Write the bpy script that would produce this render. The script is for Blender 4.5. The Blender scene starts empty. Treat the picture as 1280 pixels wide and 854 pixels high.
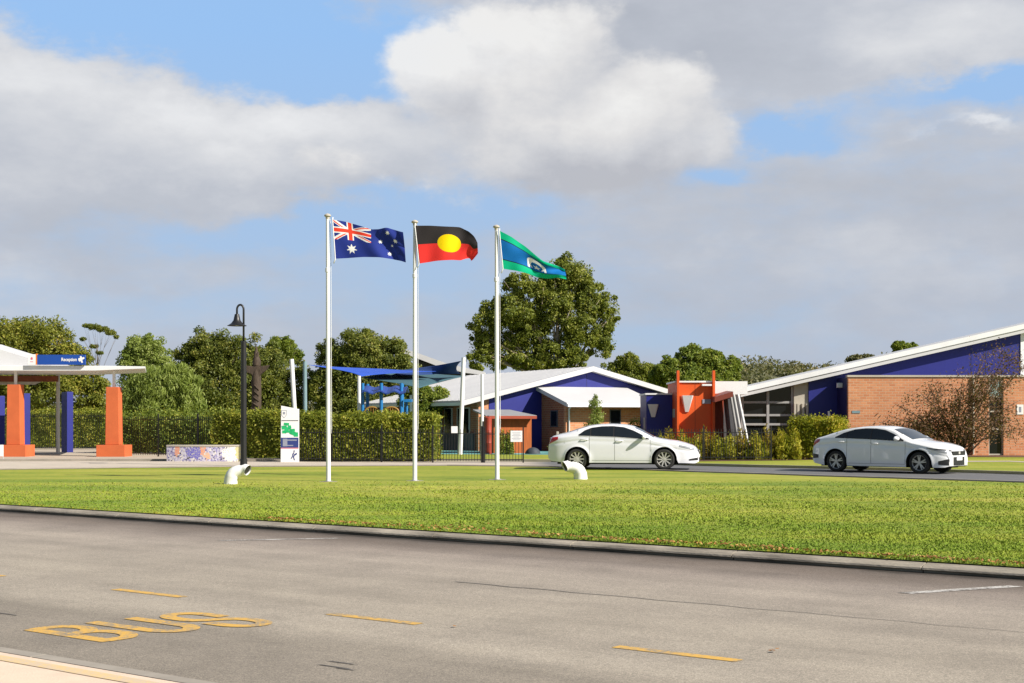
import bpy, math, random
import numpy as np
from mathutils import Vector, Matrix
R = math.radians
F = 1778.0            # focal length in photo pixels (50 mm on a 36 mm sensor, 1280 px wide)
HZ, CX, EYE = 525.0, 640.0, 1.6
scn = bpy.context.scene
COL = scn.collection
random.seed(7); rng = np.random.default_rng(7)

# ------------------------------------------------------------------ measuring helpers (photo -> metres)
def W(px, py, d): return Vector(((px-CX)/F*d, d, EYE+(HZ-py)/F*d))
def G(px, py, z=0.0):
    d = F*(EYE-z)/(py-HZ)
    return Vector(((px-CX)/F*d, d, z))
class Frame:
    """a thing's own axes: x along its front, y into its depth"""
    def __init__(s, o, rz=0): s.o = Vector(o); s.c, s.s, s.rz = math.cos(rz), math.sin(rz), rz
    def hit(s, px, py, yl):
        d = Vector(((px-CX)/F, 1, (HZ-py)/F)); o = Vector((0, 0, EYE))-s.o
        ox, oy = s.c*o.x+s.s*o.y, -s.s*o.x+s.c*o.y
        dx, dy = s.c*d.x+s.s*d.y, -s.s*d.x+s.c*d.y
        t = (yl-oy)/dy
        return ox+dx*t, o.z+d.z*t
    def hitx(s, px, py, xl):
        d = Vector(((px-CX)/F, 1, (HZ-py)/F)); o = Vector((0, 0, EYE))-s.o
        ox, oy = s.c*o.x+s.s*o.y, -s.s*o.x+s.c*o.y
        dx, dy = s.c*d.x+s.s*d.y, -s.s*d.x+s.c*d.y
        t = (xl-ox)/dx
        return oy+dy*t, o.z+d.z*t

# ------------------------------------------------------------------ materials
def nd(nt, typ, **kw):
    n = nt.nodes.new(typ)
    for k, v in kw.items(): setattr(n, k, v)
    return n
def lk(nt, a, b): nt.links.new(a, b)
def newmat(name):
    m = bpy.data.materials.new(name); m.use_nodes = True
    nt = m.node_tree; b = nt.nodes['Principled BSDF']
    return m, nt, b
def noise(nt, vec, scale, detail=5, rough=.55, dims='3D'):
    n = nd(nt, 'ShaderNodeTexNoise', noise_dimensions=dims)
    n.inputs['Scale'].default_value = scale; n.inputs['Detail'].default_value = detail; n.inputs['Roughness'].default_value = rough
    if vec is not None: lk(nt, vec, n.inputs['Vector'])
    return n.outputs['Fac']
def ramp(nt, fac, stops, interp='LINEAR'):
    r = nd(nt, 'ShaderNodeValToRGB'); cr = r.color_ramp; cr.interpolation = interp
    while len(cr.elements) < len(stops): cr.elements.new(.5)
    for e, (p, c) in zip(cr.elements, stops): e.position = p; e.color = (*c, 1) if len(c) == 3 else c
    lk(nt, fac, r.inputs['Fac']); return r.outputs['Color']
def mixc(nt, fac, a, b, mode='MIX'):
    n = nd(nt, 'ShaderNodeMix', data_type='RGBA', blend_type=mode)
    for s, v in ((n.inputs['Factor'], fac), (n.inputs['A'], a), (n.inputs['B'], b)):
        pass
    def put(sock, v):
        if isinstance(v, (int, float)): sock.default_value = v
        elif isinstance(v, tuple): sock.default_value = (*v, 1)
        else: lk(nt, v, sock)
    put([i for i in n.inputs if i.name == 'Factor' and i.type == 'VALUE'][0], fac)
    put([i for i in n.inputs if i.name == 'A' and i.type == 'RGBA'][0], a)
    put([i for i in n.inputs if i.name == 'B' and i.type == 'RGBA'][0], b)
    return [o for o in n.outputs if o.type == 'RGBA'][0]
def mth(nt, op, a, b=None, c=None, clamp=False):
    n = nd(nt, 'ShaderNodeMath', operation=op, use_clamp=clamp)
    for i, v in enumerate((a, b, c)):
        if v is None: continue
        if isinstance(v, (int, float)): n.inputs[i].default_value = v
        else: lk(nt, v, n.inputs[i])
    return n.outputs[0]
def objco(nt, scale=(1, 1, 1)):
    t = nd(nt, 'ShaderNodeTexCoord'); mp = nd(nt, 'ShaderNodeMapping')
    mp.inputs['Scale'].default_value = scale
    lk(nt, t.outputs['Object'], mp.inputs['Vector']); return mp.outputs['Vector']
def mat(name, col, rough=.6, var=.18, scale=2.5, spec=.4, metal=0., bump=0., bscale=40, coat=0., stretch=(1, 1, 1)):
    m, nt, b = newmat(name)
    col = tuple(c*.86 for c in col)
    v = objco(nt, stretch)
    f = noise(nt, v, scale, 7, .65)
    lo = tuple(c*(1-var) for c in col); hi = tuple(min(1, c*(1+var*.5)) for c in col)
    lk(nt, ramp(nt, f, [(.3, lo), (.7, hi)]), b.inputs['Base Color'])
    b.inputs['Roughness'].default_value = rough; b.inputs['Metallic'].default_value = metal
    b.inputs['Specular IOR Level'].default_value = spec; b.inputs['Coat Weight'].default_value = coat
    if bump:
        bn = nd(nt, 'ShaderNodeBump'); bn.inputs['Strength'].default_value = bump; bn.inputs['Distance'].default_value = .02
        lk(nt, noise(nt, v, bscale, 4), bn.inputs['Height']); lk(nt, bn.outputs[0], b.inputs['Normal'])
    return m
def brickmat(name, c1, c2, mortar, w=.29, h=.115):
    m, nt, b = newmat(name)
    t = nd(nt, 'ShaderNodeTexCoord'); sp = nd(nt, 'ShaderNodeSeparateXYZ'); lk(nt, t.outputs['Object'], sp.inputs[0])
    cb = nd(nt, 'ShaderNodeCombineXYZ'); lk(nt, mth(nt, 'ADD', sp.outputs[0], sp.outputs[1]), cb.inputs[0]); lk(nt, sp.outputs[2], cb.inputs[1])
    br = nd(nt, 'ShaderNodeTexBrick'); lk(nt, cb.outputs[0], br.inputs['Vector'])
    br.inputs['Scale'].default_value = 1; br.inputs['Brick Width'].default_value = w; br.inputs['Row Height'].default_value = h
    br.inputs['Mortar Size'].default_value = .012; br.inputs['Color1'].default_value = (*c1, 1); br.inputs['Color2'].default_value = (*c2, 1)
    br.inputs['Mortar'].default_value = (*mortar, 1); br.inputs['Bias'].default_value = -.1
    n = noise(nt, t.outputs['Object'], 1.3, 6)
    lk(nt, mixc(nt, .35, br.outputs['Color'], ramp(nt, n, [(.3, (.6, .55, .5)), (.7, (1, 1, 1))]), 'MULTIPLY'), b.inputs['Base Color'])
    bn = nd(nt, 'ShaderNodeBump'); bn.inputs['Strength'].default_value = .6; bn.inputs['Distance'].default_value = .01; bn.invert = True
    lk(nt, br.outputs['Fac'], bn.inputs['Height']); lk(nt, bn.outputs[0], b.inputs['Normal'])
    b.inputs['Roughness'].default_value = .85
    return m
def leafmat(name, stops, trans=.3, rough=.55):
    """leaf colour follows a per-leaf number (young, old and dry leaves)"""
    m, nt, b = newmat(name)
    a = nd(nt, 'ShaderNodeAttribute', attribute_name='tint')
    c = ramp(nt, a.outputs['Fac'], stops)
    lk(nt, c, b.inputs['Base Color']); b.inputs['Roughness'].default_value = rough; b.inputs['Specular IOR Level'].default_value = .3
    tr = nd(nt, 'ShaderNodeBsdfTranslucent')
    lk(nt, mixc(nt, .5, c, (.25, .3, .02), 'MIX'), tr.inputs['Color'])
    mx = nd(nt, 'ShaderNodeMixShader'); mx.inputs[0].default_value = trans
    lk(nt, b.outputs[0], mx.inputs[1]); lk(nt, tr.outputs[0], mx.inputs[2])
    lk(nt, mx.outputs[0], nt.nodes['Material Output'].inputs['Surface'])
    return m
def vcolmat(name, rough=.75, sheer=.0):
    m, nt, b = newmat(name)
    a = nd(nt, 'ShaderNodeAttribute', attribute_name='dye')
    lk(nt, a.outputs['Color'], b.inputs['Base Color']); b.inputs['Roughness'].default_value = rough
    b.inputs['Specular IOR Level'].default_value = .2
    if sheer:
        tr = nd(nt, 'ShaderNodeBsdfTranslucent'); lk(nt, a.outputs['Color'], tr.inputs['Color'])
        mx = nd(nt, 'ShaderNodeMixShader'); mx.inputs[0].default_value = sheer
        lk(nt, b.outputs[0], mx.inputs[1]); lk(nt, tr.outputs[0], mx.inputs[2])
        lk(nt, mx.outputs[0], nt.nodes['Material Output'].inputs['Surface'])
    return m

M = dict(
    purple=mat('blue_violet_paint', (.014, .0195, .21), .5, .12, .9),
    navy=mat('navy_paint', (.012, .013, .10), .5, .12, .9),
    orange=mat('orange_paint', (.74, .10, .011), .55, .10, .8),
    colorange=mat('column_orange_render', (.60, .135, .042), .75, .12, 1.6),
    shedor=mat('shed_orange_boards', (.44, .105, .018), .7, .3, 2.0, stretch=(4, 4, .5)), portal=mat('dull_red_steel', (.21, .045, .027), .5, .15, 1.0),
    redpaint=mat('brick_red_paint', (.34, .055, .022), .6, .15, 1.0),
    white=mat('white_metal', (.83, .84, .86), .45, .08, 1.2),
    roofw=mat('white_roof_sheet', (.61, .61, .62), .5, .07, .5),
    cream=mat('cream_trim', (.50, .46, .39), .6, .1, 1.0),
    grey=mat('grey_steel', (.36, .36, .36), .45, .15, 2.0),
    lightgrey=mat('light_grey_steel', (.52, .52, .52), .5, .12, 2.0),
    darkgrey=mat('dark_grey_panel', (.09, .09, .10), .6, .2, 2.0),
    black=mat('black_powder_coat', (.018, .018, .02), .4, .2, 4.0),
    rubber=mat('tyre_rubber', (.028, .027, .026), .8, .25, 9.0),
    plastic=mat('dark_plastic', (.02, .02, .022), .5, .2, 6.0),
    under=mat('underbody_black', (.008, .008, .008), .9, .2, 6.0),
    wood=mat('carved_dark_timber', (.075, .052, .035), .8, .55, 7.0, bump=.6, bscale=14, stretch=(3, 3, .6)),
    bark=mat('grey_brown_bark', (.17, .13, .095), .9, .45, 3.0, bump=.5, bscale=18, stretch=(2, 2, .5)),
    palebark=mat('pale_gum_bark', (.40, .33, .25), .85, .4, 1.5, stretch=(2, 2, .5)),
    twig=mat('brown_twig_bark', (.09, .055, .035), .9, .4, 6.0),
    teal=mat('teal_powder_coat', (.19, .29, .33), .5, .12, 2.0),
    playblue=mat('playground_blue', (.012, .17, .44), .45, .12, 3.0),
    playroof=mat('playground_roof_blue', (.02, .055, .27), .5, .12, 3.0),
    playyel=mat('playground_yellow', (.34, .19, .04), .45, .12, 3.0),
    sailblue=mat('royal_blue_shade_cloth', (.02, .085, .50), .85, .15, 1.2),
    sailnavy=mat('navy_shade_cloth', (.015, .055, .22), .85, .15, 1.2),
    sailteal=mat('teal_shade_cloth', (.045, .115, .145), .85, .15, 1.2),
    brick=brickmat('orange_brick', (.57, .25, .12), (.46, .175, .078), (.50, .34, .23)),
    brickshade=brickmat('orange_brick_shaded', (.34, .115, .05), (.25, .08, .04), (.34, .21, .14)),  # darker copy of the orange brick, shade painted in for the side walls
    glass=mat('dark_window_glass', (.010, .012, .014), .06, .2, .8, spec=.28),
    carglass=mat('tinted_car_glass', (.014, .018, .022), .05, .2, .8, spec=.6),
    red=mat('tail_lamp_red', (.45, .012, .012), .15, .2, 4.0, coat=.6),
    lens=mat('clear_headlamp_lens', (.36, .38, .42), .12, .35, 9.0, coat=.7),
    alloy=mat('silver_alloy', (.62, .60, .57), .38, .12, 6.0, metal=.35),
    darkalloy=mat('dark_alloy', (.04, .04, .045), .35, .2, 6.0, metal=.4),
    seam=mat('door_gap_grey', (.22, .22, .22), .7, .1, 3.0), brake=mat('brake_shadow_grey', (.022, .02, .018), .6, .2, 6.0),
    carA=mat('white_car_paint', (.84, .845, .91), .2, .03, 1.0, coat=.7),
    carB=mat('pearl_white_car_paint', (.86, .87, .89), .15, .03, 1.0, coat=.8),
    signblue=mat('sign_blue', (.012, .07, .36), .4, .08, 1.0),
    signwhite=mat('sign_white', (.88, .88, .88), .4, .06, 1.0),
    signorange=mat('sign_orange', (.75, .22, .03), .4, .06, 1.0),
    signnavy=mat('sign_navy', (.035, .055, .22), .4, .08, 1.0),
    signgrey=mat('sign_grey', (.30, .32, .40), .4, .08, 3.0),
    signgreen=mat('sign_green', (.02, .50, .17), .4, .35, 6.0),
    signpink=mat('sign_pink', (.65, .13, .22), .4, .06, 1.0),
    pipe=mat('white_painted_pipe', (.88, .88, .87), .55, .10, 4.0),
    yellowpaint=None, terracotta=mat('rust_red_drum', (.33, .045, .022), .5, .2, 2.0),
    logpost=mat('red_brown_log', (.20, .06, .03), .8, .35, 4.0),
    mulch=mat('bark_mulch', (.16, .085, .05), .95, .6, 14.0, bump=1, bscale=30),
    softfall=mat('turquoise_softfall', (.16, .42, .42), .9, .15, 2.0),
    concrete=mat('beige_concrete', (.47, .40, .32), .9, .16, 1.2),
    kerb=mat('grey_kerb_concrete', (.36, .32, .26), .9, .65, 1.6, bump=.4, bscale=30, stretch=(.6, 2, 2)),
    palekerb=mat('pale_kerb_concrete', (.34, .305, .26), .9, .25, 1.5),
    tin=mat('dull_tin_roof', (.30, .30, .31), .55, .15, 2.0),
)

# ------------------------------------------------------------------ mesh helpers
class MB:
    def __init__(s): s.v, s.f = [], []
    def add(s, vs, fs):
        n = len(s.v); s.v += [tuple(v) for v in vs]; s.f += [tuple(i+n for i in f) for f in fs]; return s
    def box(s, x0, x1, y0, y1, z0, z1):
        v = [(x, y, z) for z in (z0, z1) for y in (y0, y1) for x in (x0, x1)]
        return s.add(v, [(0, 2, 3, 1), (4, 5, 7, 6), (0, 1, 5, 4), (1, 3, 7, 5), (3, 2, 6, 7), (2, 0, 4, 6)])
    def poly(s, pts): return s.add(pts, [tuple(range(len(pts)))])
    def prism_y(s, pts, y0, y1):
        """outline given as (x, z), extruded along y"""
        n = len(pts)
        a = sum(pts[i][0]*pts[(i+1) % n][1]-pts[(i+1) % n][0]*pts[i][1] for i in range(n))
        if a < 0: pts = pts[::-1]
        v = [(x, y0, z) for x, z in pts]+[(x, y1, z) for x, z in pts]
        return s.add(v, [tuple(range(n)), tuple(range(2*n-1, n-1, -1))]+[(i, i+n, (i+1) % n+n, (i+1) % n) for i in range(n)])
    def slab(s, quad, th):
        """four corners (top) thickened downwards"""
        v = [Vector(q) for q in quad]; d = Vector((0, 0, -th))
        return s.add(v+[q+d for q in v], [(0, 1, 2, 3), (7, 6, 5, 4)]+[(i, i+4, (i+1) % 4+4, (i+1) % 4) for i in range(4)])
    def tube(s, pts, rad, n=10, cap=True):
        pts = [Vector(p) for p in pts]
        rad = [rad]*len(pts) if isinstance(rad, (int, float)) else rad
        vs, fs = [], []; up = None
        for i, p in enumerate(pts):
            t = (pts[min(i+1, len(pts)-1)]-pts[max(i-1, 0)]).normalized()
            if up is None: up = Vector((1, 0, 0)) if abs(t.x) < .9 else Vector((0, 1, 0))
            a = (up-t*up.dot(t)).normalized(); b = t.cross(a); up = a
            for k in range(n):
                q = 2*math.pi*k/n; vs.append(p+(a*math.cos(q)+b*math.sin(q))*rad[i])
        for i in range(len(pts)-1):
            for k in range(n):
                fs.append((i*n+k, i*n+(k+1) % n, (i+1)*n+(k+1) % n, (i+1)*n+k))
        if cap:
            fs.append(tuple(range(n-1, -1, -1))); fs.append(tuple((len(pts)-1)*n+k for k in range(n)))
        return s.add(vs, fs)
    def lathe(s, prof, o=(0, 0, 0), n=24, axis='z'):
        """profile of (radius, height)"""
        vs, fs = [], []
        for r, h in prof:
            for k in range(n):
                q = 2*math.pi*k/n; c, d = r*math.cos(q), r*math.sin(q)
                p = (c, d, h) if axis == 'z' else (c, h, d)
                vs.append((p[0]+o[0], p[1]+o[1], p[2]+o[2]))
        for i in range(len(prof)-1):
            for k in range(n):
                f = (i*n+k, i*n+(k+1) % n, (i+1)*n+(k+1) % n, (i+1)*n+k)
                fs.append(f if axis == 'z' else f[::-1])
        return s.add(vs, fs)
    def build(s, name, m, parent=None, smooth=False, bevel=0, loc=None, rz=0):
        me = bpy.data.meshes.new(name); me.from_pydata(s.v, [], s.f); me.update()
        if m: me.materials.append(m)
        o = bpy.data.objects.new(name, me); COL.objects.link(o)
        if parent: o.parent = parent
        if loc is not None: o.location = loc
        if rz: o.rotation_euler = (0, 0, rz)
        if smooth:
            me.shade_smooth()
            if smooth != True: me.set_sharp_from_angle(angle=R(smooth))
        if bevel:
            b = o.modifiers.new('bevel', 'BEVEL'); b.width = bevel; b.segments = 2; b.limit_method = 'ANGLE'
        return o
def tag(o, label, cat, group=None):
    o['label'] = label; o['category'] = cat
    if group: o['group'] = group
    return o
def thing(name, label, cat, loc=(0, 0, 0), rz=0, group=None):
    o = bpy.data.objects.new(name, None); COL.objects.link(o); o.location = loc; o.rotation_euler = (0, 0, rz)
    o.empty_display_size = .3
    return tag(o, label, cat, group)
def struct(o): o['kind'] = 'structure'; return o
def stuff(o): o['kind'] = 'stuff'; return o
def npmesh(name, verts, nper, m, parent=None, tint=None, kindloc=None):
    """many separate little faces (nper corners each) as one mesh, quickly"""
    n = len(verts); nf = n//nper
    me = bpy.data.meshes.new(name); me.vertices.add(n); me.vertices.foreach_set('co', np.ascontiguousarray(verts, np.float32).ravel())
    me.loops.add(n); me.loops.foreach_set('vertex_index', np.arange(n, dtype=np.int32))
    me.polygons.add(nf); me.polygons.foreach_set('loop_start', np.arange(0, n, nper, dtype=np.int32))
    if tint is not None:
        a = me.attributes.new('tint', 'FLOAT', 'FACE'); a.data.foreach_set('value', np.ascontiguousarray(tint, np.float32))
    me.update(calc_edges=True)
    me.materials.append(m)
    o = bpy.data.objects.new(name, me); COL.objects.link(o)
    if parent: o.parent = parent
    return o
def unit(v): return v/np.maximum(np.linalg.norm(v, axis=-1, keepdims=True), 1e-6)
def leaves(pts, size, out=None, bias=.6, aspect=.5, droop=0., sizevar=.4):
    """diamond leaves at pts; returns vertex array (n*4, 3)"""
    n = len(pts)
    nor = rng.normal(size=(n, 3))
    if out is not None: nor = unit(nor)+out*bias
    nor = unit(nor)
    ax = rng.normal(size=(n, 3)); ax[:, 2] -= droop*2
    ax = unit(ax-nor*np.sum(ax*nor, 1, keepdims=True)); bx = np.cross(nor, ax)
    s = size*(1+sizevar*rng.uniform(-1, 1, (n, 1)))
    a, b = ax*s*.5, bx*s*.5*aspect
    v = np.stack([pts-a, pts+b-a*.1, pts+a, pts-b-a*.1], 1)
    return v.reshape(-1, 3)

# ------------------------------------------------------------------ camera, sun, sky
cam = bpy.data.cameras.new('camera'); co = bpy.data.objects.new('camera', cam); COL.objects.link(co)
co.location = (0, 0, EYE); co.rotation_euler = (R(90), 0, 0)
cam.lens = 50; cam.sensor_width = 36; cam.sensor_fit = 'HORIZONTAL'; cam.shift_y = (HZ-427)/1280
cam.clip_start = .1; cam.clip_end = 6000; scn.camera = co
AZ, EL = R(60), R(36)                      # the sun stands behind the camera's right shoulder
sd = Vector((math.sin(AZ)*math.cos(EL), -math.cos(AZ)*math.cos(EL), math.sin(EL)))
sl = bpy.data.lights.new('sun', 'SUN'); sl.energy = 5.0; sl.angle = R(.5); sl.color = (1, .925, .81)
so = bpy.data.objects.new('sun', sl); COL.objects.link(so); so.rotation_euler = sd.to_track_quat('Z', 'Y').to_euler(); so.location = (30, -20, 40)
scn.view_settings.view_transform = 'Standard'; scn.view_settings.look = 'None'
scn.view_settings.exposure = .74; scn.view_settings.gamma = 1; scn.view_settings.use_curve_mapping = False

w = bpy.data.worlds.new('World'); scn.world = w; w.use_nodes = True; nt = w.node_tree
bg = nt.nodes['Background']; bg.inputs['Strength'].default_value = .08
sky = nd(nt, 'ShaderNodeTexSky', sky_type='NISHITA', sun_disc=False)
sky.sun_elevation = EL; sky.sun_rotation = math.atan2(sd.x, sd.y); sky.air_density = 1.0; sky.dust_density = .6; sky.ozone_density = 1.5
tc = nd(nt, 'ShaderNodeTexCoord'); sp = nd(nt, 'ShaderNodeSeparateXYZ'); lk(nt, tc.outputs['Generated'], sp.inputs[0])
X, Y, Z = sp.outputs
hyp = mth(nt, 'SQRT', mth(nt, 'ADD', mth(nt, 'MULTIPLY', X, X), mth(nt, 'MULTIPLY', Y, Y)))
U0 = mth(nt, 'ARCTAN2', X, Y); V0 = mth(nt, 'DIVIDE', Z, mth(nt, 'MAXIMUM', hyp, .05))
def cvec(u, v, su, sv, off=0):
    c = nd(nt, 'ShaderNodeCombineXYZ'); lk(nt, mth(nt, 'MULTIPLY', u, su), c.inputs[0]); lk(nt, mth(nt, 'MULTIPLY', v, sv), c.inputs[1]); c.inputs[2].default_value = off
    return c.outputs[0]
wu = noise(nt, cvec(U0, V0, 9, 15, 3.1), 1, 6, .6); wv = noise(nt, cvec(U0, V0, 9, 15, 7.7), 1, 6, .6)
U = mth(nt, 'ADD', U0, mth(nt, 'MULTIPLY', mth(nt, 'SUBTRACT', wu, .5), .16))
V = mth(nt, 'ADD', V0, mth(nt, 'MULTIPLY', mth(nt, 'SUBTRACT', wv, .5), .09))
def blob(px, py, rx, ry, u=None, v=None):
    u = U if u is None else u; v = V if v is None else v
    a = mth(nt, 'MULTIPLY', mth(nt, 'SUBTRACT', u, math.atan((px-CX)/F)), F/rx)
    b = mth(nt, 'MULTIPLY', mth(nt, 'SUBTRACT', v, (HZ-py)/F), F/ry)
    return mth(nt, 'POWER', math.e, mth(nt, 'MULTIPLY', mth(nt, 'ADD', mth(nt, 'MULTIPLY', a, a), mth(nt, 'MULTIPLY', b, b)), -1))
def total(items, base):
    t = base
    for amp, args in items: t = mth(nt, 'ADD', t, mth(nt, 'MULTIPLY', blob(*args), amp))
    return t
fb = noise(nt, cvec(U0, V0, 13, 30, 1.3), 1, 8, .62)
fine = noise(nt, cvec(U0, V0, 20, 38, 5.3), 1, 8, .6)
strat = noise(nt, cvec(U0, V0, 7, 48, 9.3), 1, 6, .55)
CL_COVER = [(-1.2, (330, 62, 190, 44)), (-1.2, (110, 16, 220, 40)), (-.7, (430, 105, 90, 26)), (-.85, (1000, 165, 70, 24)), (-.85, (1220, 135, 110, 22)), (-.6, (940, 225, 50, 18)),
            (-.7, (330, 290, 190, 34)), (-.6, (560, 275, 150, 30)), (-.5, (560, 350, 160, 40)), (-.4, (830, 415, 200, 26)), (-.35, (260, 390, 240, 34)),
            (.45, (230, 225, 290, 60)), (.55, (40, 125, 110, 52)), (.5, (180, 165, 150, 36)), (.45, (360, 175, 150, 34)), (.45, (330, 2, 60, 12)), (.5, (1060, 60, 290, 50))]
cover = mth(nt, 'ADD', total(CL_COVER, .62), mth(nt, 'MULTIPLY', mth(nt, 'SUBTRACT', fb, .5), .9))
front = nd(nt, 'ShaderNodeMapRange', interpolation_type='SMOOTHSTEP'); lk(nt, mth(nt, 'SUBTRACT', Y, mth(nt, 'MULTIPLY', mth(nt, 'MAXIMUM', Z, 0), .55)), front.inputs[0]); front.inputs[1].default_value = .05; front.inputs[2].default_value = .72
cover = mth(nt, 'SUBTRACT', cover, mth(nt, 'MULTIPLY', mth(nt, 'SUBTRACT', 1, front.outputs[0]), .75))
cm = nd(nt, 'ShaderNodeMapRange', interpolation_type='SMOOTHSTEP'); lk(nt, cover, cm.inputs[0]); cm.inputs[1].default_value = .02; cm.inputs[2].default_value = .74
CL_LIGHT = [(.30, (50, 95, 120, 40)), (.30, (180, 145, 150, 34)), (.30, (390, 165, 170, 36)), (.16, (230, 205, 260, 40)), (-.12, (140, 290, 230, 50)), (-.2, (880, 60, 170, 50)), (.30, (1180, 60, 160, 50)), (.18, (30, 370, 90, 40)), (.40, (1215, 178, 46, 7)),
            (-.12, (1100, 250, 220, 50)), (-.08, (900, 360, 300, 60)), (.12, (1100, 340, 200, 40)), (-.2, (760, 10, 120, 30))]
lightv = mth(nt, 'ADD', total(CL_LIGHT, .42), mth(nt, 'ADD', mth(nt, 'MULTIPLY', mth(nt, 'SUBTRACT', fine, .5), .42), mth(nt, 'MULTIPLY', mth(nt, 'SUBTRACT', strat, .5), .14)))
ccol = ramp(nt, lightv, [(.0, (3.1, 3.28, 3.7)), (.40, (4.0, 4.18, 4.6)), (.72, (5.45, 5.5, 5.65)), (1.0, (6.9, 6.9, 6.9))])
# clear air, paler and hazier towards the horizon
blue = mixc(nt, ramp(nt, V0, [(.02, (0, 0, 0)), (.27, (1, 1, 1))]), (3.3, 4.15, 5.5), (2.6, 4.4, 7.2))
clear = mixc(nt, mth(nt, 'MULTIPLY', front.outputs[0], .85), mixc(nt, 1.0, sky.outputs[0], (.66, .66, .66), 'MULTIPLY'), blue)
low = mixc(nt, ramp(nt, V0, [(.03, (.45, .45, .45)), (.16, (0, 0, 0))]), ccol, (3.1, 3.6, 4.6))   # low cloud melts into the haze
skyc = mixc(nt, mth(nt, 'MULTIPLY', cm.outputs[0], .96), clear, low)
# heaped cumulus with lit shoulders: the same density read a little towards the light gives the shading
CU = [(.90, (550, 85, 80, 60)), (1.0, (650, 70, 120, 100)), (1.0, (760, 150, 150, 85)), (.85, (880, 165, 66, 46)), (.9, (720, 200, 170, 60)), (.75, (620, 150, 130, 75)), (.7, (790, 85, 90, 50)),
      (.44, (30, 112, 100, 40)), (.42, (440, 205, 130, 40))]
def heap(du, dv):
    u1 = mth(nt, 'ADD', U0, du); v1 = mth(nt, 'ADD', V0, dv)
    bil = noise(nt, cvec(u1, v1, 15, 22, 2.2), 1, 9, .58); bil2 = noise(nt, cvec(u1, v1, 44, 60, 8.2), 1, 6, .6)
    b = None
    for amp, a in CU:
        q = mth(nt, 'MULTIPLY', blob(*a, u=u1, v=v1), amp); b = q if b is None else mth(nt, 'MAXIMUM', mth(nt, 'ADD', mth(nt, 'MULTIPLY', b, 1.0), mth(nt, 'MULTIPLY', q, .25)), q)
    return mth(nt, 'ADD', b, mth(nt, 'ADD', mth(nt, 'MULTIPLY', mth(nt, 'SUBTRACT', bil, .5), 1.25), mth(nt, 'MULTIPLY', mth(nt, 'SUBTRACT', bil2, .5), .35)))
h0 = heap(0, 0); h1 = heap(-.012, .022)
hm = nd(nt, 'ShaderNodeMapRange', interpolation_type='SMOOTHSTEP'); lk(nt, h0, hm.inputs[0]); hm.inputs[1].default_value = .32; hm.inputs[2].default_value = .70
sh = mth(nt, 'ADD', mth(nt, 'MULTIPLY', mth(nt, 'SUBTRACT', h0, h1), .72), total([(.24, (590, 80, 130, 80)), (.12, (780, 140, 150, 44)), (-.26, (760, 240, 180, 36)), (-.16, (150, 250, 260, 60)), (.06, (60, 90, 110, 36))], .48))
hcol = ramp(nt, sh, [(.05, (3.7, 3.8, 4.15)), (.42, (4.75, 4.82, 5.05)), (.74, (5.8, 5.75, 5.75)), (1.0, (6.6, 6.55, 6.45))])
skyc = mixc(nt, mth(nt, 'MULTIPLY', mth(nt, 'MULTIPLY', hm.outputs[0], front.outputs[0]), .93), skyc, hcol)
lk(nt, skyc, bg.inputs['Color'])

# ------------------------------------------------------------------ ground, road, kerbs
RU, RN = Vector((.7965, -.6046, 0)), Vector((.6046, .7965, 0)); RZ = math.atan2(RU.y, RU.x)
CN, CF, ZR = 5.86, 15.51, -.12             # near and far kerb lines of the road (metres from the camera, across the road)
def onroad(t, c, z=0): p = RU*t+RN*c; return Vector((p.x, p.y, z))
def grass_color(nt, vec):
    big = noise(nt, vec, .22, 4, .5); mp = nd(nt, 'ShaderNodeMapping'); mp.inputs['Scale'].default_value = (.07, .55, 1); mp.inputs['Rotation'].default_value = (0, 0, .06); lk(nt, vec, mp.inputs[0])
    band = noise(nt, mp.outputs[0], 1, 5, .6); small = noise(nt, vec, 2.2, 6, .65)
    f = mth(nt, 'ADD', mth(nt, 'ADD', mth(nt, 'MULTIPLY', big, .3), mth(nt, 'MULTIPLY', band, .45)), mth(nt, 'MULTIPLY', small, .25))
    sp_ = nd(nt, 'ShaderNodeSeparateXYZ'); lk(nt, vec, sp_.inputs[0])
    cdist = mth(nt, 'ADD', mth(nt, 'MULTIPLY', sp_.outputs[0], RN.x), mth(nt, 'MULTIPLY', sp_.outputs[1], RN.y))
    mr = nd(nt, 'ShaderNodeMapRange'); lk(nt, mth(nt, 'ADD', cdist, mth(nt, 'MULTIPLY', big, 3)), mr.inputs[0]); mr.inputs[1].default_value = CF+1; mr.inputs[2].default_value = CF+11
    f = mth(nt, 'ADD', f, mth(nt, 'MULTIPLY', mth(nt, 'SUBTRACT', mr.outputs[0], .6), .07))   # longer, greener grass towards the road
    return ramp(nt, f, [(.36, (.125, .190, .022)), (.46, (.18, .23, .028)), (.53, (.245, .272, .036)), (.63, (.335, .32, .060))])
def grassmat(name, blades=False):
    m, nt, b = newmat(name)
    g = nd(nt, 'ShaderNodeNewGeometry'); c = grass_color(nt, g.outputs['Position'])
    if blades:
        a = nd(nt, 'ShaderNodeAttribute', attribute_name='tint')
        c = mixc(nt, 1.0, c, ramp(nt, a.outputs['Fac'], [(0, (.75, .90, .8)), (.5, (.88, 1.0, .9)), (.9, (.98, 1.04, .95)), (1, (1.4, .95, .9))]), 'MULTIPLY')
    else:
        c = mixc(nt, .8, c, ramp(nt, noise(nt, g.outputs['Position'], 9, 8, .75), [(.3, (.62, .68, .55)), (.5, (1, 1, 1)), (.7, (1.25, 1.2, 1.15))]), 'MULTIPLY')
    lk(nt, c, b.inputs['Base Color']); b.inputs['Roughness'].default_value = .8; b.inputs['Specular IOR Level'].default_value = .15
    return m
M['grass'] = grassmat('lawn_grass'); M['blade'] = grassmat('grass_blades', True)
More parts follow.
